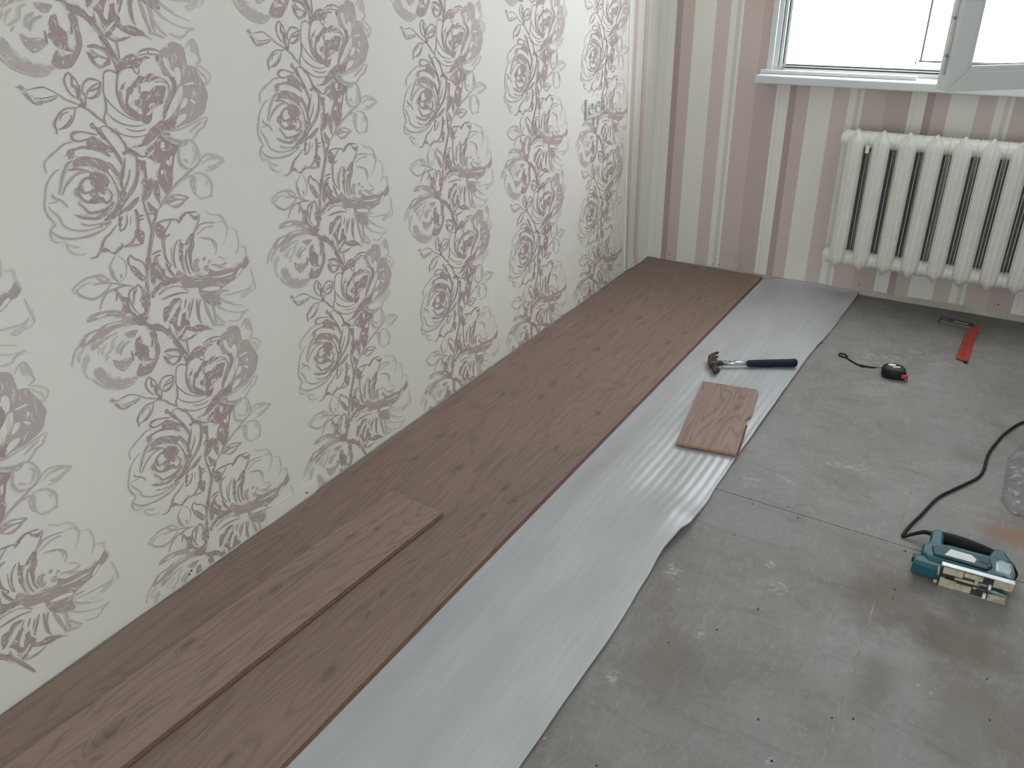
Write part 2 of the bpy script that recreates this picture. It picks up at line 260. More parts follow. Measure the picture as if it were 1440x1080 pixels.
MOTIF = '''
S,15,100,314,1250,294,1249,284,1236,273,1200,266,1168,273,1145,296,1111,327,1080,362,1057,395,1045
S,22,100,285,1239,297,1249,314,1250,328,1244,339,1238
S,30,100,344,1265,343,1229,331,1200,324,1172,324,1138,334,1102,353,1076,384,1056,401,1047
S,26,100,266,1157,264,1127,258,1106,242,1082,244,1059
S,15,100,257,1102,273,1077,302,1053,338,1036,377,1027,409,1028
S,15,100,324,1026,350,1013,385,1006,414,1009
S,15,100,275,1036,291,1014,322,997,356,987,393,985,420,988
F,0,100,349,1265,371,1281,406,1298,429,1299,444,1290,460,1281,485,1286,505,1277,476,1270,456,1257,441,1244,419,1246,394,1253,370,1248,347,1228,338,1235
S,22,100,449,1297,472,1306,504,1309,536,1304,555,1294
S,17,100,453,1289,486,1292,522,1288,549,1284
S,17,100,499,1305,505,1292
F,0,100,527,1271,540,1248,548,1224,552,1204,575,1198,591,1204,576,1221,567,1242,563,1261,557,1277,550,1285,537,1281
F,0,75,552,1285,564,1303,585,1311,603,1305,602,1319,623,1326,651,1320,672,1305,677,1285,676,1261,678,1230,707,1223,721,1197,731,1175,744,1141,753,1103,743,1075,716,1029,657,1004,613,995,581,992,549,985,524,985,503,998,524,1025,550,1046,568,1059,605,1086,626,1116,631,1147,609,1158,596,1184,590,1200,557,1204,545,1232,543,1259
P,0,100,571,1274,590,1255,592,1227,607,1206,598,1191,583,1209,570,1233,564,1257
P,0,100,611,1225,631,1223,634,1195,621,1165,604,1159,602,1187
P,0,100,611,1146,631,1147,621,1117,596,1088,568,1059,538,1039,511,1032,535,1064,564,1100
P,0,100,576,1030,604,1040,623,1035,608,1016,573,1001,554,994
P,0,100,644,1158,686,1161,686,1153,648,1153
P,0,100,682,1125,691,1119,683,1108,672,1097
P,0,100,659,1095,681,1080,674,1072,657,1087
P,0,100,669,1052,655,1038,634,1016,643,1031
P,0,100,622,1100,635,1102,643,1093,627,1071,599,1063
S,30,55,685,1296,705,1317,728,1327,739,1310,744,1286,743,1263,748,1242,719,1229
F,0,50,716,1320,738,1307,747,1278,724,1269,708,1290
S,22,40,717,1221,740,1191,757,1172,760,1143,737,1154
S,19,45,728,1224,756,1209,785,1177,767,1147
F,0,100,438,1218,458,1208,485,1218,507,1214,492,1210,527,1200,506,1194,481,1186,458,1189,434,1184,407,1172,391,1163,374,1150,361,1121,366,1105,384,1087,406,1068,418,1058,400,1045,377,1061,350,1080,346,1100,353,1130,369,1166,393,1185,421,1205
F,0,100,429,1150,449,1155,466,1149,489,1165,509,1167,541,1163,551,1154,539,1136,528,1113,514,1095,488,1091,470,1078,458,1048,433,1028,415,1031,401,1049,411,1067,408,1091,390,1109,394,1124,414,1129
P,0,100,450,1089,458,1103,482,1104,476,1099,463,1095,453,1084
P,0,100,429,1064,451,1077,462,1083,452,1065,433,1062
P,0,100,394,1089,408,1093,414,1078,406,1068,396,1073
P,0,100,467,1082,497,1086,517,1089,507,1060,484,1040,456,1024,436,1020,452,1045,460,1067
S,17,80,527,1200,556,1181,564,1156,556,1125,529,1097
S,56,100,575,1198,593,1172,584,1138,561,1109,536,1088,514,1059
S,22,100,593,1192,601,1167,593,1144
F,0,100,527,1090,554,1102,575,1123,584,1138,602,1151,612,1152,582,1114,556,1089,534,1060,512,1035,502,1033,512,1064
F,0,100,480,1024,510,1028,547,1034,572,1034,572,1018,551,992,524,985,495,989,524,968,495,969,482,975,471,953,450,948,441,970,418,954,382,961,411,984,431,1004,458,1016
S,19,100,502,1033,468,1014,447,1010
S,19,60,495,989,533,983,579,984,632,991,683,1004,722,1011
S,17,70,497,979,525,951,566,936,595,926
S,30,55,597,934,621,926,652,946,667,960,696,968,711,987,729,1006
S,22,50,619,960,656,979,691,995
F,0,100,371,1203,362,1189,354,1175,339,1175,352,1190
S,34,100,337,1170,335,1140,344,1108
S,17,100,365,1151,379,1153,391,1163,386,1179
S,17,100,365,1166,377,1176,391,1178
S,22,100,355,1257,354,1239
S,19,100,414,1247,423,1231,435,1224,447,1243
S,17,100,365,1247,393,1251,414,1247
S,17,100,432,1180,423,1155,429,1150
S,13,80,499,1184,536,1181,562,1168
F,0,100,304,1377,333,1374,324,1357,334,1335,343,1306,348,1272,354,1253,340,1251,336,1281,322,1315,309,1352
S,26,100,373,1350,371,1321,369,1285
S,17,100,336,1371,361,1354,391,1352,416,1364
S,47,100,245,1343,273,1342,303,1331,323,1311,327,1289
S,39,100,240,1326,249,1301,266,1274,285,1266,321,1273
S,22,100,254,1332,273,1312,298,1299,321,1290
S,17,100,247,1322,262,1303,278,1303
F,0,100,296,1278,326,1293,325,1275,303,1270
F,0,90,-65,1236,-41,1236,-28,1220,-29,1210,-20,1192,-12,1177,18,1178,55,1179,82,1186,66,1174,39,1167,2,1164,-15,1168,-31,1185,-44,1206,-55,1229
S,14,100,-28,1220,2,1223,35,1222,63,1206,86,1189
S,12,100,-11,1191,17,1185,51,1186,83,1188
S,24,100,86,1189,103,1172,130,1157,161,1139
F,0,100,152,1142,166,1146,181,1129,168,1128
S,28,100,166,1136,193,1113,213,1089,237,1067,247,1053
S,24,100,147,1169,132,1185,121,1212,120,1235,131,1253,145,1260,152,1251,166,1232,170,1215
S,24,100,154,1248,148,1217,158,1208,156,1176
S,41,100,170,1215,169,1189,157,1170,168,1163
S,28,100,166,1169,168,1151,176,1136
S,24,100,188,1169,181,1190,193,1215,217,1228,239,1226,260,1215,264,1206
S,24,100,189,1166,210,1160,237,1171,253,1193,261,1209
S,17,100,193,1171,205,1187,229,1202,258,1210
S,24,100,204,1186,232,1189,254,1195
S,17,100,185,1167,182,1149,178,1135
S,24,100,161,1138,137,1134,105,1137,78,1130,52,1108,40,1090,40,1069,37,1052
S,21,100,133,1133,125,1111,110,1090,86,1073,63,1070,46,1068
S,12,100,108,1125,77,1118,63,1098
S,14,100,108,1114,107,1099,82,1080,64,1074
S,34,100,195,1023,160,1036,130,1045,101,1046,90,1035,97,1019,124,1012,155,1016
F,0,100,149,1012,173,1021,195,1009,221,981,251,960,251,945,234,948,208,964,182,981,163,988,141,990
F,0,100,178,1069,191,1070,199,1054,214,1044,217,1024,227,1000,218,999,203,1021,189,1046,176,1054
S,22,100,213,1048,237,1050,259,1036,282,1009,296,979,302,951,294,932
S,19,100,214,1044,217,1024,233,991,251,960,267,922,271,897
S,22,100,256,1027,280,1017,292,996
F,0,100,297,983,308,973,312,953,322,939,333,929,311,933,295,926,285,930,282,943,297,940,301,963
S,22,80,88,1013,60,1015,23,999,-9,983,-36,966,-45,950,-44,921
S,19,70,9,927,-13,921,-43,897,-63,871,-76,836,-88,809,-90,782,-84,752
F,0,90,26,969,47,972,60,988,81,992,106,991,86,982,82,966,70,953,54,956,53,967
S,34,100,82,981,109,989,146,986,180,973,206,957,227,933
S,17,100,104,986,129,985,159,974
F,0,95,71,945,95,955,124,954,150,944,181,931,205,910,217,888,228,866,235,840,241,814,245,780,232,750,210,752,211,788,206,818,195,857,180,884,162,895,144,907,125,915,93,921,66,927
P,0,100,212,885,226,858,232,832,237,799,230,792,222,827,212,857,201,879
P,0,100,188,880,206,850,214,816,215,779,206,757,205,790,203,823,193,853
S,30,100,211,913,233,881,244,842,245,813
S,26,100,247,949,263,910,269,889
S,30,100,42,916,75,915,104,902,126,891
S,30,85,126,891,95,898,64,893,34,876,7,852,-10,829
S,26,80,72,948,46,942,28,923,10,897,-6,862,-21,835
F,0,100,125,887,159,884,188,866,199,840,185,823,170,802,158,793,138,813,122,833,116,854,117,874
F,0,100,101,818,124,825,145,808,137,794,155,781,158,760,133,766,108,768,86,782,106,793,102,806
S,39,100,128,867,104,872,79,859,72,837,80,819,101,818
S,26,100,73,860,58,832,62,803,82,783,105,773
S,30,100,182,811,192,785,177,764,153,757
S,30,80,54,845,43,828,48,811
S,30,80,46,791,54,774,73,753
S,22,100,90,737,123,732,156,736,187,753
S,17,100,62,760,82,739,114,730
S,19,70,-48,845,-45,829,-18,811,1,779
S,17,60,-73,813,-38,812,-27,821
S,17,60,-76,802,-64,779,-48,752
F,0,90,13,750,39,738,69,726,102,717,131,726,161,739,188,757,196,751,175,727,144,710,106,702,66,712,36,726
F,0,100,239,823,254,828,249,796,258,777,240,761,226,744,231,730,217,713,233,704,193,694,160,688,130,693,152,708,189,728,204,749,214,767,228,784
S,19,100,301,931,323,927,339,911,334,876,321,838,297,802,267,775,230,743
S,19,100,295,868,284,837,258,802,239,782
S,19,100,340,871,330,836,308,799,280,772,245,747,220,724
S,17,100,288,917,273,880,256,835
S,17,100,270,885,256,860,249,829
S,26,100,307,749,279,735,246,718,216,709
F,0,100,305,745,281,743,257,724,225,710,210,706,247,703,279,718,302,734
F,0,100,343,899,360,891,377,884,373,851,369,819,371,793,361,766,338,742,316,730,333,760,342,783,332,806,355,822,356,843,343,858,345,882
S,26,100,376,809,376,775,354,747,325,728
F,0,100,459,1005,492,1000,493,983,481,977,495,954,519,933,544,912,540,896,519,875,505,839,489,800,481,767,458,738,441,733,431,753,426,771,414,799,421,827,445,860,427,868,407,884,388,900,383,918,396,931,423,943,438,960,401,947,362,944,331,951,375,956,414,981,430,1002
P,0,100,389,904,417,919,430,923,419,911,397,900
P,0,100,467,943,482,944,482,924,471,919,462,925
P,0,100,471,863,487,868,485,843,477,849
P,0,100,467,916,481,913,478,908,467,911
P,0,100,450,968,459,969,435,949,413,940,404,942,425,950
P,0,100,436,828,448,834,448,817,438,815
P,0,100,494,875,508,881,499,857,490,842
S,17,60,489,988,532,981,582,981
S,22,70,497,962,532,944,568,925
S,22,100,469,967,492,942,527,924,555,914
S,22,100,305,956,335,931,357,910,388,900
S,34,60,575,932,553,906,540,866,549,830,580,811
S,34,50,601,935,632,913,645,876,641,842,613,813,585,810
F,0,60,576,936,601,935,608,921,578,906,565,912
S,30,50,560,856,584,836
S,19,45,618,898,631,866,614,839,594,825
S,26,50,636,821,658,843,687,853,729,840,772,812,740,796,703,781,660,785
S,17,50,645,815,693,832,747,826
F,0,45,674,800,713,801,755,811,734,792,698,782
S,39,80,392,680,432,718,481,750,535,777,577,798,630,818
S,30,60,540,776,583,780
F,0,60,578,772,598,776,604,757,593,724,592,689,575,706,568,743
S,26,50,594,782,621,783,651,772,672,747,681,714,670,680,659,669
S,17,40,584,700,604,672,641,666,665,672
S,19,40,650,747,660,732,649,721
S,30,50,654,674,674,665
F,0,80,435,708,458,720,484,721,522,707,549,688,525,678,500,662,468,659,438,682,421,694
P,0,100,472,713,511,704,528,690,489,700
P,0,100,449,685,476,690,511,684,488,676,456,675
F,0,100,391,804,406,788,413,757,406,724,396,696,385,729,380,764,382,789
S,22,100,388,813,371,783,369,758,348,738,320,723
S,19,100,408,796,429,762,441,733
F,0,100,344,722,365,691,381,678,393,684,377,662,367,642,356,658,346,674,339,702
S,30,100,372,663,354,633,337,606,327,578
S,26,100,321,727,326,675,329,631,328,591
S,22,100,282,671,311,670
S,19,100,282,654,309,655
S,15,100,317,694,331,673,357,662
S,56,100,352,642,338,606,319,563,296,516,274,469
F,0,100,267,480,296,498,292,463,274,433,260,401,251,348,237,278,196,293,224,344,240,384,260,419
F,0,100,291,459,315,456,308,431,319,414,303,391,280,362,268,375,274,415
F,0,100,352,611,373,617,392,592,390,565,389,543,364,546,349,563,347,586
S,26,100,357,621,400,623,434,618,459,614
S,17,100,433,612,406,588,386,569
S,43,100,413,557,391,552,373,539,368,504,365,464,375,433
S,26,100,459,614,471,598,485,612,510,628,541,624,572,617
F,0,100,464,590,475,614,511,632,520,625,501,612,482,599
F,0,100,530,623,557,602,580,605,563,582,544,592
S,22,80,585,604,565,568,540,533,527,527
F,0,100,476,495,517,530,536,520,525,495,526,481,499,437,489,398,479,424,483,461,502,492,479,485
S,22,60,554,501,595,487,629,466,639,434,624,399
S,19,70,547,517,596,536,645,532
S,19,70,657,544,612,556,573,557,552,539
S,26,50,618,469,629,442,620,430
S,17,35,610,616,642,589,690,573,715,533,718,498,696,456,672,429
S,17,35,665,544,698,537,715,509
S,17,35,725,501,762,482,769,435,758,389,735,366
S,19,35,766,397,800,382,798,347,813,302
S,22,100,446,522,423,497,407,455,404,401
S,11,100,404,502,395,450,399,402
F,0,100,457,524,460,505,470,493,456,459,436,423,432,448,443,491
S,17,100,454,451,439,413,444,369
S,26,100,480,471,464,429,463,382,471,350
S,26,100,507,491,486,441,481,386,489,354
F,0,75,502,408,530,409,532,394,519,384,528,356,504,349,491,383
F,0,75,552,407,568,404,562,389,549,393
F,0,70,582,388,594,370,577,370,569,338,548,345,547,365,571,367
S,26,65,587,362,634,343,663,343,681,343
S,22,60,667,322,615,336
S,19,50,633,387,663,368,676,344
F,0,88,411,389,441,360,468,337,501,336,543,323,567,329,571,347,611,320,675,315,714,302,741,314,766,316,798,347,809,313,791,288,757,278,721,254,676,244,631,233,610,220,597,189,601,157,571,157,531,182,504,212,495,245,476,281,445,291,418,310,405,344,393,362
P,0,100,516,262,556,261,609,241,600,229,551,241,520,254
P,0,100,572,303,628,292,698,287,685,281,626,285
P,0,100,715,256,758,283,748,292,718,270
P,0,100,466,284,491,276,492,256,471,261
F,0,100,263,339,293,357,337,366,389,363,410,342,396,332,350,338,309,338,274,322,265,306,252,315
P,0,100,344,335,402,333,379,328,327,327,298,318
S,19,100,288,317,342,327,398,317,442,278
S,19,100,295,286,343,288,395,285,435,271
S,17,100,291,311,321,324,369,327
S,26,100,297,407,311,384,336,362,387,359
F,0,100,319,414,344,410,346,382,369,369,338,370,317,387,304,405
S,26,100,360,442,372,401,390,367
S,26,100,324,472,317,446,331,419,348,409
S,19,100,376,437,383,421,371,416
S,26,100,301,497,332,501,352,500
S,30,100,343,484,317,481,305,455
S,17,45,606,201,662,187,734,178,784,176,801,197
S,17,35,806,273,813,219,814,166,773,154
S,30,60,616,218,661,208
S,30,50,598,194,621,165,663,140
F,0,40,717,157,758,174,799,187,773,154,738,140
S,17,60,-91,788,-80,758,-70,728,-84,720,-96,700,-97,676,-78,659,-58,659
S,19,70,-63,777,-47,749,-40,720,-14,695,23,679,64,673,109,676,165,699
S,24,75,-89,705,-68,680,-36,663,15,652,57,649,107,656,158,675
S,17,80,32,709,57,694,94,686,130,687
S,17,100,127,675,160,683
S,17,100,112,687,111,667
S,17,50,-51,655,-47,625,-30,600,4,585,18,589
S,17,50,-43,640,-22,626,0,616
S,19,100,177,662,143,637,111,621,87,586,71,574
S,17,80,29,565,58,561,82,583,100,616
F,0,100,81,579,109,584,133,557,165,571,182,584,182,566,144,547,123,554,109,567,91,568
S,22,100,182,566,215,566,264,604
S,26,100,214,562,250,555,279,556
F,0,100,259,622,285,611,293,587,274,553,255,572,247,596
S,19,100,225,567,255,598
S,22,100,235,689,226,657,207,637,187,634,199,660
F,0,100,200,694,216,685,201,668,202,655,188,654,190,675
S,11,100,251,680,239,645
S,47,100,277,703,282,672,266,621
S,19,70,138,541,113,518,101,491,104,455,124,427
S,15,60,147,540,171,509,172,473,156,439,128,425
F,0,70,107,498,112,483,117,451,125,431,107,450,102,478
S,17,100,143,460,139,439
F,0,100,188,486,223,457,235,431,253,406,231,396,208,421,193,453
S,30,100,204,525,189,508,187,482
S,26,100,204,525,217,504,241,487,258,460,257,419
S,34,60,-81,457,-55,474,-16,486,27,485,60,474,88,447
S,26,70,-63,446,-52,425,-27,406,1,394,34,400,65,415,88,430
F,0,50,-64,456,-30,470,0,468,28,459,-10,463,-43,457,-64,443,-79,448
S,22,75,9,452,43,449,85,437,135,414,185,388
S,34,60,34,478,54,454,79,446
S,30,70,96,409,57,401,32,378,10,342
S,19,100,88,399,114,408,151,404
F,0,90,103,403,113,386,125,363,128,340,136,318,131,283,101,295,110,328,110,360,98,382
S,26,100,103,385,89,353
S,26,100,184,384,161,374,150,350,154,312,165,280
F,0,100,188,383,205,391,192,363,174,342,165,308,163,327,172,361
S,34,100,205,391,218,368,215,337,194,316
F,0,75,-60,313,-41,332,-5,336,39,329,82,316,110,299,118,277,137,256,115,250,84,276,53,297,18,305,-18,306,-45,307
P,0,100,-9,320,36,319,25,312,-7,313
F,0,100,118,360,144,351,141,306,152,278,177,260,203,264,210,309,217,353,253,340,229,288,215,236,199,214,220,196,262,180,288,141,305,104,290,110,258,147,221,162,200,180,186,204,167,207,156,221,135,233,125,251,141,255,127,292,118,328
S,52,100,271,157,305,104,333,47,360,-20
F,0,75,152,222,111,233,74,238,35,235,0,226,-27,213,-61,205,-83,191,-64,210,-98,215,-118,223,-101,248,-75,265,-38,268,-1,272,46,272,91,264,134,248
P,0,100,106,249,60,258,15,261,-24,254,-48,249,5,260,53,265
P,0,100,-64,256,-27,259,-44,248,-75,233,-89,230
S,30,50,-115,231,-139,210,-158,182,-171,155
S,43,45,-99,211,-128,187,-137,159
F,0,70,-68,212,-27,213,12,221,59,221,39,215,-1,208,-42,192,-67,184
F,0,50,-116,168,-92,176,-89,156,-110,129,-123,101,-113,73,-125,79,-132,115,-129,146
F,0,65,-81,106,-55,100,-42,80,-37,49,-15,24,11,17,46,1,84,-6,103,-9,79,-24,43,-27,0,-22,-42,-2,-70,30,-85,61,-91,87
S,30,60,-105,70,-84,32,-47,-2,-1,-26,41,-36,78,-28
F,0,100,135,162,155,164,156,130,175,107,178,81,171,55,187,38,176,33,139,49,122,61,118,82,101,94,115,108,121,139
F,0,95,211,166,233,152,232,109,230,60,209,24,174,-11,151,-21,106,-16,89,-3,101,21,123,46,132,22,148,25,169,26,186,34,204,61,211,107,206,129,199,156
F,0,75,5,112,29,96,62,92,89,85,90,70,71,54,38,44,22,56,9,76
F,0,80,84,206,112,205,149,195,134,177,113,171,97,183
S,30,60,55,204,27,192,14,160,-29,140
S,30,60,76,177,42,158,34,132
S,39,70,101,162,63,149,43,119
S,19,50,0,193,-24,175,-36,148
S,26,100,97,115,96,92,94,68
S,17,50,-34,189,-51,159
S,26,60,-7,136,-26,120
S,26,100,206,129,197,93
F,0,100,298,243,328,250,357,270,393,257,360,243,331,223,308,192,282,184
F,0,100,308,174,337,194,363,219,383,221,379,187,399,189,397,158,411,135,409,108,449,107,472,98,503,76,519,56,490,63,450,69,422,80,387,103,369,88,340,72,331,94,339,108,328,104,317,117,303,118,273,148,275,156,301,146
P,0,100,344,147,354,174,377,206,378,183,365,152,356,133
P,0,100,307,170,318,157,326,132,324,105,315,109,308,138
P,0,100,309,187,333,213,360,243,376,250,348,216,321,187
P,0,100,331,94,360,114,386,128,373,113,340,90
P,0,100,385,95,417,82,439,67,407,63,374,72,361,86
S,19,100,340,72,366,59,396,56,439,67
S,23,100,456,235,436,197,410,153
S,27,100,474,228,464,187,461,134,474,106
S,23,100,493,222,471,176,469,126
S,46,80,507,217,516,168,524,119,534,74
S,35,70,536,207,554,154,550,96,556,75
S,17,50,568,168,597,134,629,108
S,14,40,578,164,620,116,694,80,756,76
S,19,50,549,133,580,84,605,56
S,16,40,604,183,657,136,729,105
S,23,45,619,65,659,47,693,49,708,65,750,74
S,35,55,524,73,554,66,593,49
S,19,50,502,72,532,44
S,23,100,420,248,400,210
S,16,100,435,229,413,184
S,16,100,396,252,373,220
'''

# ------------------------------------------------------------------ floor
def floor_mat():
    k = NT('old_grey_floor_board'); pos = k.pos()
    big = k.noise(pos, 1.7, 4, 0.6, 0.4); mid = k.noise(pos, 6.5, 5, 0.65, 0.6); fine = k.noise(pos, 60, 4, 0.7); brn = k.noise(k.vec('ADD', pos, (7.3, 2.1, 0)), 2.6, 4, 0.6, 0.5)
    c = k.mix(k.rng(big, 0.3, 0.72), (0.205, 0.190, 0.176), (0.318, 0.306, 0.296))
    c = k.mix(k.rng(mid, 0.35, 0.75, 0, 0.55), c, (0.36, 0.352, 0.342))
    c = k.mix(k.rng(brn, 0.45, 0.68, 0, 0.75), c, (0.205, 0.165, 0.138))
    c = k.mix(k.rng(fine, 0.45, 0.75, 0, 0.28), c, (0.16, 0.15, 0.138))
    str1 = k.noise(k.vec('MULTIPLY', pos, (1.0, 0.35, 0)), 42, 5, 0.75, 1.2); str2 = k.noise(k.vec('MULTIPLY', pos, (0.4, 1.0, 0)), 18, 5, 0.7, 0.9)
    c = k.mix(k.rng(str1, 0.50, 0.72, 0, 0.40), c, (0.40, 0.39, 0.375)); c = k.mix(k.rng(str2, 0.52, 0.72, 0, 0.42), c, (0.135, 0.122, 0.11))
    c = k.mix(k.rng(k.noise(pos, 240, 2), 0.42, 0.70, 0, 0.30), c, (0.36, 0.35, 0.34))
    # brown damp stain and orange rust bloom around the saw; painted shade along the radiator wall below the window
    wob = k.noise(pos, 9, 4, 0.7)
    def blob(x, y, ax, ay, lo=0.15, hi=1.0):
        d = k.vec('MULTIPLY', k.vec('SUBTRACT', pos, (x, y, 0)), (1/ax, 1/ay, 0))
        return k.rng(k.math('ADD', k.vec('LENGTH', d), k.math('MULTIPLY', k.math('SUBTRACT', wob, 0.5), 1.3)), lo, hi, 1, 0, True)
    for (x, y, ax, ay, f, cc) in ((1.54, -2.02, .17, .16, .65, (.145, .100, .078)), (1.68, -2.09, .20, .14, .75, (.135, .100, .075)),
                                  (1.77, -1.60, .10, .07, .75, (.30, .155, .085)), (1.56, -2.30, .07, .14, .5, (.15, .115, .09)),
                                  (1.75, -2.30, .16, .22, .45, (.165, .128, .10)), (1.20, -2.50, .16, .18, .35, (.15, .12, .10)),
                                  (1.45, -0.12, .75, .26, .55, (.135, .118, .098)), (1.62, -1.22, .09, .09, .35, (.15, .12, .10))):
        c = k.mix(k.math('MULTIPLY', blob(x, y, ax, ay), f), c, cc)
    # plaster scuffs
    sp = k.noise(k.vec('MULTIPLY', pos, (1, 1.6, 0)), 38, 5, 0.75, 0.8)
    for (x, y, ax, ay, f) in ((1.045, -2.19, .03, .045, .9), (1.249, -2.036, .018, .022, 1), (1.287, -2.112, .035, .045, .85), (1.064, -2.579, .018, .022, 1),
                              (1.192, -1.534, .022, .018, .9), (1.300, -1.482, .05, .02, .7), (1.356, -1.47, .08, .04, .55), (1.25, -.66, .12, .10, .55),
                              (1.188, -1.638, .03, .03, .6), (1.09, -1.70, .05, .05, .55), (1.30, -.90, .12, .10, .45), (1.40, -.55, .2, .16, .3), (1.18, -2.35, .02, .03, .6),
                              (1.757, -2.168, .018, .018, .9), (1.421, -2.607, .015, .015, 1)):
        m = k.math('MULTIPLY', blob(x, y, ax, ay, 0.1, 1.1), k.rng(sp, 0.47, 0.62, 0, f))
        c = k.mix(m, c, (0.52, 0.52, 0.50))
    speck = k.n('TexVoronoi'); speck.inputs['Scale'].default_value = 22; k.l(pos, speck.inputs['Vector'])
    c = k.mix(k.math('MULTIPLY', k.rng(speck.outputs['Distance'], 0.05, 0.09, 1, 0), k.rng(mid, 0.52, 0.6, 0, .8)), c, (0.44, 0.43, 0.40))
    k.col(c); k.set(Roughness=0.62, Specular_IOR_Level=0.35)
    k.l(k.rng(mid, 0.3, 0.7, 0.5, 0.75), k.b.inputs['Roughness'])
    k.bump(fine, 0.25, 0.0008)
    return k.m
M_FLOOR = floor_mat()
M_DARKGAP = simple('dark_joint', (0.05, 0.042, 0.036), 0.9)
M_FILLER = simple('pale_joint_filler', (0.30, 0.275, 0.215), 0.85, var=0.3, scale=30)

bm = bmesh.new(); box(bm, -0.1, ROOM_X+0.1, ROOM_Y-0.1, 0.12, -0.12, -0.006)
floor = mobj('floor', bm, M_DARKGAP, kind='structure')
floor['label'] = 'old grey stained subfloor of large boards with screw holes'
SX, SY = 1.505, -1.787
for (x0, x1, y0, y1) in ((-0.02, SX, SY+.0014, 0.0), (SX, ROOM_X, SY+.0014, 0.0), (-0.02, SX, -3.9, SY-.0014), (SX, ROOM_X, -3.9, SY-.0014),
                         (-0.02, SX, ROOM_Y, -3.902), (SX, ROOM_X, ROOM_Y, -3.902)):
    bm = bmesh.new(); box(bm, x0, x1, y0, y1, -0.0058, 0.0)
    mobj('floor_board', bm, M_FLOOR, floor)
for (y0, y1) in ((-3.9, -2.22), (-2.20, -2.04), (-1.76, -1.52), (-1.42, -1.30)):
    bm = bmesh.new()
    n = 14; L_ = []; R_ = []
    for i in range(n+1):
        y = y0+(y1-y0)*i/n; wv = 0.002+0.0022*noise.noise((y*9, 3, 1)); off = 0.002*noise.noise((y*3, 8, 2))
        L_.append(bm.verts.new((SX-wv+off, y, 0.0004))); R_.append(bm.verts.new((SX+wv+off, y, 0.0004)))
    for i in range(n): bm.faces.new((L_[i], R_[i], R_[i+1], L_[i+1]))
    mobj('joint_filler', bm, M_FILLER, floor)
bm = bmesh.new()
for (x, y) in ((1.13,-1.807),(1.22,-1.77),(1.258,-1.805),(1.131,-1.967),(1.272,-2.213),(1.210,-2.328),(1.129,-2.423),(1.538,-1.974),(1.541,-2.01),(1.369,-2.525),(1.133,-2.794),(1.497,-2.443),(1.535,-2.423),(1.536,-1.806),(1.757,-2.168),(1.772,-2.283),(1.421,-2.607)):
    b1 = bmesh.new(); r = random.uniform(.0020, .0036)
    tube(b1, [(0, 0, -0.003), (0, 0, 0.0007)], r, 9)
    o = mobj('screw_hole', b1, M_NAIL, floor); o.location = (x, y, 0)
bm.free()

# ------------------------------------------------------------------ walls and ceiling
bm = bmesh.new()
box(bm, -0.12, WX0, 0.0, 0.12, -0.1, ROOM_Z); box(bm, WX1, ROOM_X+0.12, 0.0, 0.12, -0.1, ROOM_Z)
box(bm, WX0, WX1, 0.0, 0.12, -0.1, WZ0); box(bm, WX0, WX1, 0.0, 0.12, WZ1, ROOM_Z)
wall_window = mobj('wall_far', bm, M_PLASTER, kind='structure'); wall_window['label'] = 'window wall with mauve and white striped wallpaper'
bm = bmesh.new(); box(bm, -0.12, 0.0, ROOM_Y, 0.0, -0.1, ROOM_Z)
wall_left = mobj('wall_left', bm, M_PLASTER, kind='structure'); wall_left['label'] = 'long wall with white wallpaper printed with mauve peonies'
bm = bmesh.new(); box(bm, ROOM_X, ROOM_X+0.12, ROOM_Y, 0.0, -0.1, ROOM_Z); mobj('wall_right', bm, M_WALLWHITE, kind='structure')
bm = bmesh.new()
box(bm, -0.12, BX0, ROOM_Y-0.12, ROOM_Y, -0.1, ROOM_Z); box(bm, BX1, ROOM_X+0.12, ROOM_Y-0.12, ROOM_Y, -0.1, ROOM_Z); box(bm, BX0, BX1, ROOM_Y-0.12, ROOM_Y, BZ1, ROOM_Z)
mobj('wall_back', bm, M_WALLWHITE, kind='structure')
bm = bmesh.new(); box(bm, -0.12, ROOM_X+0.12, ROOM_Y-0.12, 0.12, ROOM_Z, ROOM_Z+0.1); mobj('ceiling', bm, M_CEIL, kind='structure')

# ---- floral wallpaper: one traced repeat, printed on each sheet
motif = []
for ln in MOTIF.strip().split('\n'):
    q = ln.split(','); ty = q[0]; w = int(q[1])/10000.0; tone = int(q[2])/100.0
    c = [int(v) for v in q[3:]]
    motif.append((ty, w, tone, [(c[i]/2000.0-2.90, c[i+1]/2000.0+0.60) for i in range(0, len(c), 2)]))
REP = 0.648
tile = []          # (verts2d, faces, tone, layer)
for ei, (ty, w, tone, pts) in enumerate(motif):
    if ty == 'S':
        cl = spline([(a, b, 0) for a, b in pts], 5); n = len(cl); vs = []; fs = []
        for i, q in enumerate(cl):
            t = (cl[min(i+1, n-1)]-cl[max(i-1, 0)]); t = t.normalized() if t.length > 1e-9 else Vector((1, 0, 0))
            s = i/(n-1); prof = 0.30+0.70*math.sin(PI*min(max(s, 0.02), 0.98))**0.6
            prof *= 1+0.35*noise.noise((q.x*90+ei, q.y*90, 1.7))
            nn = Vector((-t.y, t.x, 0))*(w*0.72+.0003)*prof
            vs += [(q.x+nn.x, q.y+nn.y), (q.x-nn.x, q.y-nn.y)]
            if i: fs.append((2*i-2, 2*i-1, 2*i+1, 2*i))
        tile.append((vs, fs, tone, 2))
    else:
        cl = spline([(a, b, 0) for a, b in pts], 4, True); vs = []
        for i, q in enumerate(cl):
            j = 0.0016 if ty == 'F' else 0.0009
            vs.append((q.x+j*noise.noise((q.x*150, q.y*150, ei)), q.y+j*noise.noise((q.x*150, q.y*150, ei+50))))
        tile.append((vs, [tuple(range(len(vs)))], tone if ty == 'F' else 0.0, 0 if ty == 'F' else 1))
rs = random.Random(3)
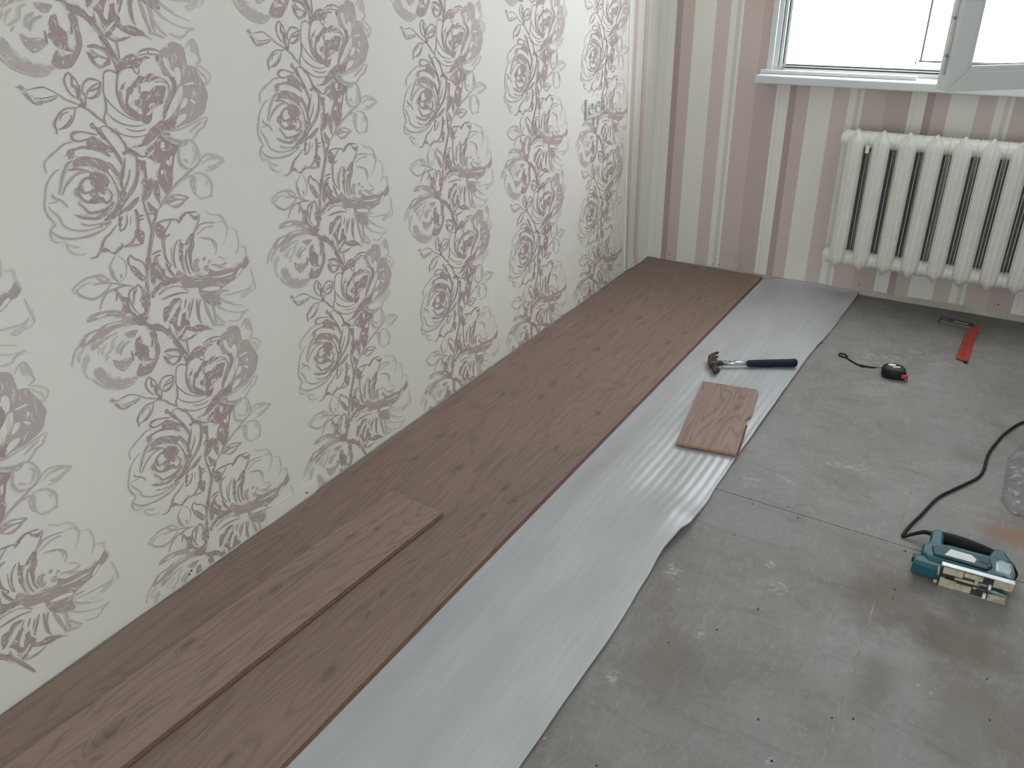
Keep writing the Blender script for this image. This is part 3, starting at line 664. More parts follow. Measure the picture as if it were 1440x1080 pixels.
def ribbon(cl, w, tone, lay):
    vs = []; fs = []; n = len(cl)
    for i, q in enumerate(cl):
        t = (cl[min(i+1, n-1)]-cl[max(i-1, 0)]); t = t.normalized() if t.length > 1e-9 else Vector((1, 0, 0))
        nn = Vector((-t.y, t.x, 0))*w*math.sin(PI*min(max(i/(n-1), .06), .94))
        vs += [(q.x+nn.x, q.y+nn.y), (q.x-nn.x, q.y-nn.y)]
        if i: fs.append((2*i-2, 2*i-1, 2*i+1, 2*i))
    tile.append((vs, fs, tone, lay))
for ei, (ty, w, tone, pts) in enumerate(motif):
    P3 = [Vector((a, b_, 0)) for a, b_ in pts]
    if ty == 'F':
        c = sum(P3, Vector())/len(P3)
        sxx = sum((q.x-c.x)**2 for q in P3); syy = sum((q.y-c.y)**2 for q in P3); sxy = sum((q.x-c.x)*(q.y-c.y) for q in P3)
        th = .5*math.atan2(2*sxy, sxx-syy); ax = Vector((math.cos(th), math.sin(th), 0)); size = math.sqrt((sxx+syy)/len(P3))
        if size < .010: continue
        for k_ in range(int(5+size*420)):
            i = rs.randrange(len(P3)); q = P3[i].lerp(P3[(i+1) % len(P3)], rs.random())
            base = q.lerp(c, rs.uniform(-.10, .55)); L_ = rs.uniform(.25, .8)*size*.7; d_ = ax if rs.random() < .6 else (c-q).normalized()
            bend = Vector((-d_.y, d_.x, 0))*L_*rs.uniform(-.25, .25)
            ribbon(spline([base-d_*L_*.5, base+bend, base+d_*L_*.5], 4), rs.uniform(.0005, .0014), rs.uniform(.05, .60)*tone, 1)
    elif ty == 'S' and w > .0016:
        ln_ = sum((P3[i+1]-P3[i]).length for i in range(len(P3)-1))
        if ln_ < .03: continue
        for k_ in range(2):
            o_ = Vector((rs.uniform(-1, 1), rs.uniform(-1, 1), 0))*.0032; a_ = rs.randrange(0, max(1, len(P3)-3)); sub = P3[a_:a_+rs.randrange(3, 6)]
            if len(sub) >= 2: ribbon(spline([q+o_*rs.uniform(.6, 1.2) for q in sub], 5), w*rs.uniform(.16, .30)+.0002, tone*rs.uniform(.5, .95), 2)
order = sorted(range(len(tile)), key=lambda i: tile[i][3])
boxes = []; level = {}
for i in order:
    xs_ = [v[0] for v in tile[i][0]]; zs_ = [v[1] for v in tile[i][0]]
    bb = (min(xs_), max(xs_), min(zs_), max(zs_)); lv = 0
    for sh in (-REP, 0, REP):
        for (b2, l2) in boxes:
            if bb[0] < b2[1] and b2[0] < bb[1] and bb[2]+sh < b2[3] and b2[2] < bb[3]+sh: lv = max(lv, l2+1)
    boxes.append((bb, lv)); level[i] = lv
tile = [(t[0], t[1], t[2], level[i]) for i, t in enumerate(tile)]
COLS = [(-2.71, 0.03), (-2.17, 0.06), (-1.63, 0.04), (-1.083, 0.02), (-0.537, 0.11), (0.0, 0.0), (0.543, 0.052), (1.087, 0.020), (1.63, 0.030), (2.185, 0.033)]
edges_y = [ROOM_Y] + [-2.975+d[0]-0.022 for d in COLS[2:]] + [None]
sheet_bounds = [(ROOM_Y+0.002, -2.997+COLS[1][0])] if False else []
for ci, (dy, dz) in enumerate(COLS):
    y0 = max(ROOM_Y+0.002, -3.012+dy); y1 = -3.012+COLS[ci+1][0] if ci+1 < len(COLS) else None
    if y1 is not None and y1 < ROOM_Y+0.05: continue
    # paper sheet (slightly loose, uneven lower edge)
    bm = bmesh.new(); tl = bm.verts.layers.float.new('tone')
    ny = 14; zs = [0.0, 0.02, 0.06, 0.15, 0.5, 1.0, 1.6, ROOM_Z-0.002]
    grid = []
    for iz, z in enumerate(zs):
        row = []
        for iy in range(ny+1):
            ye = y1 if y1 is not None else -0.272-0.048*z
            y = y0+(ye-y0)*iy/ny
            zb = z
            if iz == 0:
                zb = 0.012+0.004*noise.noise((y*6, 1, 4))
                if -2.60 < y < -2.425: zb = 0.004
                if y < -2.6: zb = 0.0085+0.003*noise.noise((y*4, 2, 4))
            xo = 0.0012 + (0.004 if iz < 2 and -2.62 < y < -2.42 else 0.0)
            row.append(bm.verts.new((xo, y, zb)))
        grid.append(row)
    for a, b in zip(grid, grid[1:]):
        for i in range(ny): bm.faces.new((a[i], b[i], b[i+1], a[i+1])).normal_flip()
    bmesh.ops.recalc_face_normals(bm, faces=bm.faces[:])
    if sum(f.normal.x for f in bm.faces) < 0: bmesh.ops.reverse_faces(bm, faces=bm.faces[:])
    sheet = mobj('wallpaper_sheet', bm, M_PRINT, wall_left)
    # printed flowers on that sheet
    V = []; F = []; T = []
    for rep in range(-1, 3):
        oz = dz + rep*REP
        for (vs, fs, tone, lay) in tile:
            zz = [b+oz for a, b in vs]
            if max(zz) < 0.015 or min(zz) > ROOM_Z: continue
            b0 = len(V); x = 0.0016+0.00004*lay
            V += [(x, a+dy, b+oz) for a, b in vs]; T += [tone]*len(vs)
            F += [tuple(b0+i for i in f) for f in fs]
    me = bpy.data.meshes.new('flower_print'); me.from_pydata(V, [], F)
    at = me.attributes.new('tone', 'FLOAT', 'POINT'); at.data.foreach_set('value', T)
    bm = bmesh.new(); bm.from_mesh(me)
    bmesh.ops.triangulate(bm, faces=[f for f in bm.faces if len(f.verts) > 4])
    for co, no in (((0, 0, 0.0135), (0, 0, -1)), ((0, 0, ROOM_Z-0.003), (0, 0, 1)), ((0, ROOM_Y+0.003, 0), (0, -1, 0))):
        bmesh.ops.bisect_plane(bm, geom=bm.verts[:]+bm.edges[:]+bm.faces[:], plane_co=co, plane_no=no, clear_outer=True)
    for f in bm.faces:
        if f.normal.x < 0: f.normal_flip()
    bm.to_mesh(me); bm.free(); me.materials.append(M_PRINT)
    pr = link(bpy.data.objects.new('flower_print', me), sheet); pr['kind'] = 'stuff'; pr['label'] = 'mauve peonies and leaves printed in a column'

# striped sheet wrapping out of the corner onto the left wall
bm = bmesh.new(); rows = []
for z in (0.014, 0.03, 0.05, 0.08, 0.12, 0.3, 0.8, 1.4, 2.0, ROOM_Z-0.002):
    row = []
    for i in range(9):
        ya = -0.27-0.048*z; y = ya+(-0.001-ya)*i/8
        b = max(0, 1-z/0.12)**2
        row.append(bm.verts.new((0.0014+0.012*b*math.sin(PI*min(1, i/8))+0.010*b*(i/8), y+0.32, z)))
    rows.append(row)
for a, b in zip(rows, rows[1:]):
    for i in range(8): bm.faces.new((a[i], a[i+1], b[i+1], b[i]))
bmesh.ops.recalc_face_normals(bm, faces=bm.faces[:])
if sum(f.normal.x for f in bm.faces) < 0: bmesh.ops.reverse_faces(bm, faces=bm.faces[:])
o = mobj('wallpaper_sheet', bm, M_STRIPE_L, wall_left, smooth=True); o.location = (0, -0.32, 0); o['label'] = 'striped paper wrapping round the corner'
bm = bmesh.new()
prism(bm, [(-0.0035, 0), (0.0035, 0), (0.0035, 1), (-0.0035, 1)], 0.0, 0.004, map=lambda a, b, c: (0.0015+c, -0.274-0.048*(0.02+b*2.5)+a, 0.02+b*2.5))
mobj('paper_edge', bm, simple('bright_paper_edge', (.90, .90, .89), .5, var=.01), wall_left)
# striped sheets on the window wall
def patch(bm, x0, x1, z0, z1, lower=False):
    nx = 8
    for i in range(nx):
        a, b = x0+(x1-x0)*i/nx, x0+(x1-x0)*(i+1)/nx
        za = z0+(0.004*noise.noise((a*5, 0, 9)) if lower else 0); zb = z0+(0.004*noise.noise((b*5, 0, 9)) if lower else 0)
        if lower:
            vs = [bm.verts.new((a, -0.0030, za)), bm.verts.new((b, -0.0030, zb)), bm.verts.new((b, -0.0014, z0+.05)), bm.verts.new((a, -0.0014, z0+.05))]; bm.faces.new(vs)
            vs = [bm.verts.new((a, -0.0014, z0+.05)), bm.verts.new((b, -0.0014, z0+.05)), bm.verts.new((b, -0.0014, z1)), bm.verts.new((a, -0.0014, z1))]; bm.faces.new(vs)
        else:
            bm.faces.new([bm.verts.new(c) for c in ((a, -0.0014, z0), (b, -0.0014, z0), (b, -0.0014, z1), (a, -0.0014, z1))])
xs = 0.022
for si in range(6):
    x0, x1 = xs+SHEET*si, min(xs+SHEET*(si+1), ROOM_X-0.002)
    if x0 > ROOM_X-0.05: break
    if si == 0: x0 = 0.002
    zb = 0.014 if si == 0 else (0.020 if si == 1 else 0.030)
    bm = bmesh.new(); ox = xs+SHEET*si
    def P_(a, b, c, d, low=False):
        if b-a > 0.002: patch(bm, a-ox, b-ox, c, d, low)
    P_(x0, x1, zb, WZ0, True)
    P_(x0, min(x1, WX0), WZ0, ROOM_Z-0.002); P_(max(x0, WX1), x1, WZ0, ROOM_Z-0.002)
    P_(max(x0, WX0), min(x1, WX1), WZ1, ROOM_Z-0.002)
    bmesh.ops.recalc_face_normals(bm, faces=bm.faces[:])
    for f in bm.faces:
        if f.normal.y > 0: f.normal_flip()
    o = mobj('wallpaper_sheet', bm, M_STRIPE, wall_window); o.location = (ox, 0, 0)
# loose flap at the bottom of the window wall and small nails along the lower edges
bm = bmesh.new(); L_ = []
for i in range(6):
    z = 0.02+0.075*i/5; L_.append((bm.verts.new((0.395, -0.0018, z)), bm.verts.new((0.455, -0.0020, z)), bm.verts.new((0.497-0.02*abs(i-2.5)/2.5, -0.006-0.004*math.sin(i*0.6), z))))
for a, b in zip(L_, L_[1:]):
    bm.faces.new((a[0], a[1], b[1], b[0])); bm.faces.new((a[1], a[2], b[2], b[1]))
bm2 = simple('loose_mauve_paper', cM, 0.6, var=0.04)
mobj('loose_paper_flap', bm, bm2, wall_window)
for (x, z) in ((0.125, 0.040), (0.355, 0.030), (0.385, 0.030), (0.482, 0.036), (1.045, 0.048), (1.60, 0.06)):
    bm = bmesh.new(); tube(bm, [(0, 0.001, 0), (0, -0.003, 0)], 0.0025, 8)
    o = mobj('nail', bm, M_NAIL, wall_window); o.location = (x, -0.003, z)
for (y, z) in ((-2.451, 0.031), (-2.445, 0.027), (-2.86, 0.028), (-2.852, 0.035), (-0.12, 0.035)):
    bm = bmesh.new(); tube(bm, [(-0.001, 0, 0), (0.003, 0, 0)], 0.0028 if y > -2.6 else 0.0018, 8)
    o = mobj('nail', bm, M_NAIL, wall_left); o.location = (0.004 if y > -2.6 and y < -2.4 else 0.002, y, z)
# paper tab sticking out at the lower edge
bm = bmesh.new(); prism(bm, [(-2.60, 0.013), (-2.433, 0.013), (-2.430, 0.045), (-2.50, 0.05), (-2.60, 0.05)], 0.0055, 0.0067, axis='x')

mobj('loose_paper_tab', bm, M_PRINT, wall_left)

# ------------------------------------------------------------------ socket on the left wall
sk = thing('wall_socket', 'white double wall socket set in the flowered wallpaper', 'socket', (0.0014, -0.660, 0.850))
bm = bmesh.new(); box(bm, 0, 0.011, -0.062, 0.062, -0.041, 0.041, bev=0.004); mobj('cover_plate', bm, simple('socket_plastic', (.70, .69, .66), .35, var=.03), sk, True)
M_SOCKIN = simple('socket_recess', (.58, .565, .545), .4, var=.05)
for s in (-1, 1):
    bm = bmesh.new(); rings = []
    for (x, r) in ((0.0112, 0.024), (0.0150, 0.023), (0.0150, 0.019), (0.0115, 0.0175)):
        rings.append([bm.verts.new((x, s*0.030+r*math.cos(2*PI*k/20), r*math.sin(2*PI*k/20))) for k in range(20)])
    for a, b in zip(rings, rings[1:]):
        for k in range(20): bm.faces.new((a[k], a[(k+1) % 20], b[(k+1) % 20], b[k]))
    bm.faces.new(rings[-1]); bmesh.ops.recalc_face_normals(bm, faces=bm.faces[:])
    o = mobj('outlet', bm, M_SOCKIN, sk, True)
    for t in (-1, 1):
        bm = bmesh.new(); tube(bm, [(0.0110, s*0.030+t*0.0095, 0), (0.0118, s*0.030+t*0.0095, 0)], 0.003, 8); mobj('pin_hole', bm, M_GASKET, o)

# ------------------------------------------------------------------ window
win = bpy.data.objects.new('window_1', None); COL.objects.link(win); win['kind'] = 'structure'; win['label'] = 'white plastic window with one sash swung open into the room'
def member(name, fn, mat=M_PVC, parent=None, **kw):
    bm = bmesh.new(); fn(bm); return mobj(name, bm, mat, parent or win, **kw)
FY0, FY1 = 0.012, 0.082
def jamb(bm, s, xb):
    pr = [(0, FY0), (0.020, FY0), (0.020, FY0+.012), (0.034, FY0+.012), (0.034, FY0+.030), (0.048, FY0+.030), (0.048, FY1), (0, FY1)]
    prism(bm, [(xb+s*a, b) for a, b in pr], WZ0, WZ1)
member('left_jamb', lambda bm: jamb(bm, 1, WX0+.001)); member('right_jamb', lambda bm: jamb(bm, -1, WX1-.001))
def rail(bm, s, zb):
    pr = [(FY0, 0), (FY0, 0.024), (FY0+.012, 0.024), (FY0+.012, 0.032), (FY0+.030, .032), (FY0+.030, 0.040), (FY1, 0.040), (FY1, 0)]
    prism(bm, [(a, zb+s*b) for a, b in pr], WX0+.05, WX1-.05, axis='x')
member('bottom_rail', lambda bm: rail(bm, 1, WZ0+.001)); member('head_rail', lambda bm: rail(bm, -1, WZ1-.001))
member('gasket', lambda bm: box(bm, WX0+.0352, WX0+.0385, FY0+.026, FY0+.0298, WZ0+.04, WZ1-.04), M_GASKET)
member('gasket', lambda bm: box(bm, WX0+.0212, WX0+.0235, FY0+.008, FY0+.0118, WZ0+.035, WZ1-.03), M_GASKET)
member('gasket', lambda bm: box(bm, WX0+.05, WX1-.05, FY0+.026, FY0+.0298, WZ0+.034, WZ0+.037), M_GASKET)
member('gasket', lambda bm: box(bm, WX0+.05, WX1-.05, FY0+.0075, FY0+.0118, WZ0+.026, WZ0+.030), M_GASKET)
# left reveal trim and sill
member('reveal_trim', lambda bm: box(bm, WX0-.020, WX0+.004, -0.006, 0.0118, WZ0+.012, WZ1, bev=.001))
def sill(bm):
    box(bm, 0.497, 2.16, -0.118, 0.010, 0.900, 0.934, bev=0.006, seg=3)
member('window_sill', sill)
# open sash, hinged at the right jamb
HX, HY, SW, SZ0, SZ1, ANG = 1.985, -0.004, 0.90, 0.968, 2.235, math.radians(35)
sash = bpy.data.objects.new('open_sash', None); link(sash, win); sash.location = (HX, HY, 0); sash.rotation_euler = (0, 0, ANG)
sash['label'] = 'white sash with double glazing swung open'
PW = 0.079
def frame_ring(bm, x0, x1, z0, z1, w, y0, y1, bev):
    o = [(x0, z0), (x1, z0), (x1, z1), (x0, z1)]; i = [(x0+w, z0+w), (x1-w, z0+w), (x1-w, z1-w), (x0+w, z1-w)]
    for k in range(4):
        j = (k+1) % 4
        prism(bm, [o[k], o[j], i[j], i[k]], y0, y1, axis='y', bev=bev)
bm = bmesh.new(); frame_ring(bm, -SW, 0, SZ0, SZ1, 0.062, -0.052, 0.012, 0.0025); sf = mobj('sash_profile', bm, M_PVC, sash)
bm = bmesh.new(); frame_ring(bm, -SW+.058, -.058, SZ0+.058, SZ1-.058, 0.021, -0.044, -0.012, 0.006); mobj('glazing_bead', bm, M_PVC, sash)
bm = bmesh.new(); frame_ring(bm, -SW+.0775, -.0775, SZ0+.0775, SZ1-.0775, 0.004, -0.030, -0.022, 0.0); mobj('pane_gasket', bm, M_GASKET, sash)
g = NT('window_glass'); g.t.nodes.remove(g.b)
tr = g.n('BsdfTransparent'); tr.inputs[0].default_value = (.95, .97, .96, 1); gl = g.n('BsdfGlossy'); gl.inputs['Roughness'].default_value = .02
fr = g.n('LayerWeight'); fr.inputs[0].default_value = .12; mx = g.n('MixShader')
g.l(g.math('MULTIPLY', fr.outputs['Fresnel'], .7), mx.inputs[0]); g.l(tr.outputs[0], mx.inputs[1]); g.l(gl.outputs[0], mx.inputs[2]); g.l(mx.outputs[0], g.out.inputs[0])
M_GLASS = g.m
bm = bmesh.new(); box(bm, -SW+.078, -.078, -0.027, -0.023, SZ0+.078, SZ1-.078); mobj('pane', bm, M_GLASS, sash)
M_STEEL = simple('window_hardware_steel', (.42, .42, .40), .35, .9, var=.1)
bm = bmesh.new(); box(bm, -SW-.0022, -SW+.0003, -0.030, -0.014, SZ0+.05, SZ1-.05); ls = mobj('lock_strip', bm, M_STEEL, sash)
for z in [SZ0+.11+.115*i for i in range(10)]:
    bm = bmesh.new(); tube(bm, [(-SW-.0016, -.022, z), (-SW-.0095, -.022, z)], .0055, 10); mobj('lock_cam', bm, M_STEEL, ls)
bm = bmesh.new(); box(bm, -SW+.018, -SW+.044, -0.062, -0.052, 1.52, 1.59, bev=.003); box(bm, -SW+.022, -SW+.040, -0.088, -0.070, 1.44, 1.58, bev=.004); box(bm, -SW+.024, -SW+.038, -0.074, -0.060, 1.545, 1.565)
mobj('handle', bm, M_PVC, sash, label='white lever handle')
# thin pale strip lying across the sill
bm = bmesh.new(); box(bm, 0, 0.62, -0.009, 0.009, 0, 0.015, bev=0.0015)
o = mobj('plastic_strip', bm, M_PVC); o.location = (0.500, -0.052, 0.9346); tag(o, 'thin white plastic strip lying on the window sill at its left end', 'strip')
o.rotation_euler = (0, 0, math.radians(0))
# balcony glazing bars far outside the window
og = bpy.data.objects.new('window_2', None); COL.objects.link(og); og['kind'] = 'structure'; og['label'] = 'thin bars of the outer balcony glazing seen through the window'
M_BAR = simple('outer_bar', (.035, .035, .035), .6)
for nm, (x0, x1, z0, z1) in (('upright_bar', (.960, .971, .874, 2.6)), ('cross_bar', (.955, 2.6, .864, .874)), ('hook_bar', (.940, .946, .845, .880))):
    bm = bmesh.new(); box(bm, x0, x1, 1.20, 1.206, z0, z1); mobj(nm, bm, M_BAR, og)
# unseen glazed door, added in the back wall to light the near room
bd = bpy.data.objects.new('added_fill_door', None); COL.objects.link(bd); bd['kind'] = 'structure'; bd['label'] = 'added glazed door unit behind the viewer for fill light'
bm = bmesh.new()
for (a, b) in ((BX0, (BX0+BX1)/2), ((BX0+BX1)/2, BX1)):
    frame_ring(bm, a+.001, b-.001, BZ0+.001, BZ1-.001, .07, ROOM_Y-.08, ROOM_Y-.02, 0)
mobj('fill_door_frame', bm, M_PVC, bd)
for (a, b) in ((BX0, (BX0+BX1)/2), ((BX0+BX1)/2, BX1)):
    bm = bmesh.new(); box(bm, a+.068, b-.068, ROOM_Y-.052, ROOM_Y-.048, BZ0+.068, BZ1-.068); mobj('pane', bm, M_GLASS, bd)

# ------------------------------------------------------------------ radiator
rad = thing('cast_iron_radiator', 'cream painted cast iron radiator under the window', 'radiator', (0.9545, -0.124, 0.164))
def column(bm, yc, yf, w, zlo, zhi):
    """hollow-looking pointed column, front ridge at yf"""
    dirn = 1 if yf > yc else -1; d = abs(yf-yc)
    prof = [(-1, .0), (-1, .45), (-.72, .72), (-.30, .86), (-.14, .98), (.14, .98), (.30, .86), (.72, .72), (1, .45), (1, .0)]
    levels = [(zlo, .10, .55), (zlo+.010, .36, .74), (zlo+.030, .80, .92), (zlo+.044, 1, 1), (zlo+.08, 1, 1), (zhi-.08, 1, 1), (zhi-.044, 1, 1), (zhi-.030, .80, .92), (zhi-.010, .36, .74), (zhi, .10, .55)]
    rings = []
    for z, sw, sd in levels:
        rings.append([bm.verts.new((a*w*sw, yc+dirn*b*d*sd, z)) for a, b in prof])
    for r0, r1 in zip(rings, rings[1:]):
        for k in range(len(prof)):
            j = (k+1) % len(prof); bm.faces.new((r0[k], r0[j], r1[j], r1[k]))
    bm.faces.new(rings[0]); bm.faces.new(rings[-1])
bm = bmesh.new()
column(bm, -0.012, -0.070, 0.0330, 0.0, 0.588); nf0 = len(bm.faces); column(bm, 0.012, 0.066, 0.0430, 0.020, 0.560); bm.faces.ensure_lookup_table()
for f in bm.faces[nf0:]: f.material_index = 1  # rear columns coloured dark to stand in for shade between the sections
for zc in (0.044, 0.544):
    tube(bm, [(-.0488, 0, zc), (-.044, 0, zc), (-.034, 0, zc), (0, 0, zc), (.034, 0, zc), (.044, 0, zc), (.0488, 0, zc)], [.0335, .0345, .0335, .034, .0335, .0345, .0335], 18)
    tube(bm, [(0, -.045, zc), (0, .045, zc)], [.020, .020], 12)
bmesh.ops.recalc_face_normals(bm, faces=bm.faces[:])
bmesh.ops.bevel(bm, geom=[e for e in bm.edges if len(e.link_faces) == 2 and e.calc_face_angle(0) > 0.9], offset=.0025, segments=2, affect='EDGES')
sec0 = mobj('section', bm, [M_ENAMEL, simple('rear_column_painted_shade', (.10, .095, .09), .8)], rad, 'angle')
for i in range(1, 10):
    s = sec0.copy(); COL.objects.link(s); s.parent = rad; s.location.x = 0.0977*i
for zc, nm in ((.044, 'end_plug'), (.544, 'end_plug')):
    bm = bmesh.new(); tube(bm, [(-.0492, 0, zc), (-.054, 0, zc), (-.0545, 0, zc), (-.062, 0, zc)], [.031, .031, .027, .026], 8 if zc < .1 else 16)
    mobj(nm, bm, M_ENAMEL, rad)
bm = bmesh.new(); box(bm, .042, .056, -.045, .118, .500, .508); box(bm, .042, .056, -.047, -.040, .500, .530); mobj('bracket', bm, M_ENAMEL, rad)
bm = bmesh.new(); box(bm, .82, .834, -.045, .118, .500, .508); box(bm, .82, .834, -.047, -.040, .500, .530); mobj('bracket', bm, M_ENAMEL, rad)
for zc in (.044, .544):
    bm = bmesh.new(); tube(bm, [(.930, 0, zc), (1.05, 0, zc), (1.12, .0, zc), (1.135, .03, zc), (1.135, .122, zc)], .0135, 12); mobj('supply_pipe', bm, M_ENAMEL, rad, True)

# ------------------------------------------------------------------ foam underlay
def foam_mat():
    k = NT('white_foam_underlay'); pos = k.pos()
    fib = k.noise(k.vec('MULTIPLY', pos, (90, 5, 0)), 1, 3, .6); big = k.noise(k.vec('MULTIPLY', pos, (7, 2.2, 0)), 1, 3)
    c = k.mix(k.rng(big, .3, .7), (.43, .435, .45), (.53, .54, .565)); c = k.mix(k.rng(fib, .3, .7, 0, .5), c, (.38, .385, .39))
    k.col(c); k.set(Roughness=.36, Specular_IOR_Level=1.0)
    k.b.inputs['Subsurface Weight'].default_value = 0.0
    k.bump(k.noise(pos, 300, 3), .12, .0006)
    return k.m
M_FOAM = foam_mat()
edge_pts = [(-4.3, 1.02), (-3.4, 1.012), (-2.875, 1.010), (-2.497, 1.011), (-2.30, 1.003), (-2.14, .996), (-2.06, 1.006), (-2.0, 1.020), (-1.704, 1.014), (-1.2, 1.020), (-.80, 1.022), (-.673, 1.028), (-.60, 1.036), (-.45, 1.041), (-.002, 1.050)]
def edge_x(y):
    for (a, xa), (b, xb) in zip(edge_pts, edge_pts[1:]):
        if a <= y <= b:
            t = (y-a)/(b-a); t = t*t*(3-2*t); return xa+(xb-xa)*t
    return 1.02
def bumpf(v, c, s): return math.exp(-((v-c)/s)**2)
def foam_z(x, y):
    t = min(1.0, max(0.0, (x-.618)/.10)); t = t*t*(3-2*t)
    e = min(1.0, max(0.0, (x-.74)/.22))
    z = .0090*(0.5+0.5*noise.noise((x*4, y*1.9, 3.1))) + .0045*(noise.noise((x*9, y*3.6, 7.7))+.4)
    z += .020*e*(bumpf(y, -2.02, .16 if y < -2.02 else .10)) + .006*e*bumpf(y, -2.62, .18) + .005*e*bumpf(y, -.64, .07) + .004*e*bumpf(y, -1.35, .2)
    z += .013*bumpf(x, .735, .12)*bumpf(y, -1.86, .17)
    rip = (.00050+.00032*noise.noise((x*2, y*1.5, 12)))*(.25+.75*min(1, max(0, (y+2.15)/.25)))*(.3+.7*min(1, max(0, (-.45-y)/.4)))*math.sin(2*PI*(x+.006*noise.noise((0, y*2, 5)))/.0265)
    return .0024 + t*max(0, z+rip+.0008)
bm = bmesh.new()
ys = [-4.3+4.297*i/430 for i in range(431)]
cols_x = [0, .3, .6, .612] ; NXF = 76
def fx(j, y):
    if j < 3: return (.012, .3, .612)[j]
    a = (j-2)/NXF; return .612+(edge_x(y)+.0025*noise.noise((y*12, 0, 2))-.612)*a
top = [[bm.verts.new((fx(j, y), y, foam_z(fx(j, y), y))) for j in range(NXF+3)] for y in ys]
for a, b in zip(top, top[1:]):
    for j in range(NXF+2): bm.faces.new((a[j], a[j+1], b[j+1], b[j]))
nb = NXF+2; lowv = [bm.verts.new((r[nb].co.x, r[nb].co.y, max(0.0003, r[nb].co.z-.0028))) for r in top]
for i in range(len(top)-1): bm.faces.new((top[i][nb], lowv[i], lowv[i+1], top[i+1][nb]))
lowv2 = [bm.verts.new((r[nb-12].co.x, r[nb-12].co.y, max(0.0003, r[nb-12].co.z-.0028))) for r in top]
for i in range(len(top)-1): bm.faces.new((lowv[i], lowv2[i], lowv2[i+1], lowv[i+1]))
# the far end turns up a little against the wall
for j in range(3, NXF+3):
    for back in range(3): top[-1-back][j].co.z += (.010, .005, .0015)[back]*min(1, (j-3)/15)
foam = mobj('foam_underlay', bm, M_FOAM, smooth=True)
tag(foam, 'white ribbed foam underlay strip rolled out beside the brown planks', 'underlay')

# ------------------------------------------------------------------ laminate planks
KN = [(0.14,-1.965,1),(0.15,-2.123,.7),(0.301,-2.095,1.2),(0.521,-1.577,.8),(0.502,-1.842,.7),(0.479,-2.109,.8),(0.535,-2.15,1),(0.504,-2.262,.8),(0.506,-2.356,.4),(0.464,-2.643,.5),(0.48,-2.722,.5),(0.525,-2.899,1.3),(0.503,-3.164,.8),(0.3,-0.767,1.2),(0.16,-0.745,.7),(0.287,-1.126,1),(0.278,-1.465,1),(0.292,-1.576,.9),(0.164,-1.632,.8),(0.157,-0.484,.6),(0.479,-1.402,.6),(0.509,-0.932,.8),(0.488,-0.078,.7),(0.444,-0.427,1),(0.527,-0.81,1)]
M_WOOD = wood_mat('brown_oak_laminate', KN)
M_WOOD_L = wood_mat('brown_oak_laminate_loose', [(0.258,-3.26,1.6),(0.223,-2.787,1),(0.288,-2.463,.5),(0.252,-2.524,.7),(0.19,-3.02,.9)], seed=11.3, base=(0.245, 0.182, 0.154), con=1.3, rings=24.0)
M_WOOD_O = wood_mat('brown_oak_laminate_offcut', [(0.925,-1.328,1.0)], seed=5.7, base=(0.245, 0.170, 0.148), con=1.7, rings=30.0)
PT, PB = 0.0110, 0.0026
def plank_mesh(bm, w, l, t, tongue_side=True, groove_end=False):
    """origin at low corner x=0,y=0, bottom z=0; top decor face material 0, core 1"""
    prof = [(0, 0), (w, 0), (w+.006, .0005), (w+.006, t*.38), (w+.0015, t*.50), (w+.0005, t*.62), (w, t-.0005), (w-.0005, t), (.0005, t), (0, t-.0005), (0, t*.6), (.004, t*.5), (.004, t*.25), (0, t*.2)] if tongue_side else [(0, 0), (w, 0), (w, t-.0005), (w-.0005, t), (.0005, t), (0, t-.0005)]
    prism(bm, prof, 0, l, axis='y', mi=1)
    for f in bm.faces:
        if f.normal.z > .5 and f.calc_center_median().z > t*.9: f.material_index = 0
lam = thing('laminate_flooring', 'brown oak laminate flooring laid along the flowered wall', 'flooring', (0, 0, 0))
for r, joints in enumerate(([-.012, -1.392, -2.772, -4.15], [-.012, -.93, -2.31, -3.69, -4.15], [-.014, -.47, -1.85, -3.23, -4.15])):
    x0 = .0095+.1995*r
    for a, b in zip(joints, joints[1:]):
        l = (a-b)-.0003
        bm = bmesh.new(); plank_mesh(bm, .1992 if r < 2 else .1995, l, PT-PB, tongue_side=(r == 2))
        o = mobj('plank', bm, [M_WOOD, M_HDF], lam); o.location = (x0, b, PB)
# loose plank lying on the laid rows
def wood_board(name, mats, label, cat, loc, rz, tilt=0):
    o = bpy.data.objects.new(name, None)
bm = bmesh.new(); plank_mesh(bm, .196, 1.38, .0086, True)
lp = mobj('loose_plank', bm, [M_WOOD_L, M_HDF]); tag(lp, 'loose brown laminate plank lying at an angle on top of the laid rows', 'plank')
ang = math.radians(-3.2)
# free end corners: (.209,-2.307) left, (.403,-2.316) right
lp.rotation_euler = (0, math.radians(-0.55), ang)
d = Vector((math.sin(-ang), -math.cos(-ang), 0))
end_left = Vector((.2065, -2.307, 0)); ax = Vector((math.sin(ang)*1, -math.cos(ang), 0))
org = end_left + Vector((math.sin(ang), -math.cos(ang), 0))*1.38
lp.location = (org.x, org.y, PT+.0004)
bm = bmesh.new(); box(bm, .002, .194, 1.3802, 1.389, .001, .0062, mi=0); mobj('end_tongue', bm, simple('milled_tongue', (.27, .20, .165), .7), lp, label='paler milled tongue on the plank end')
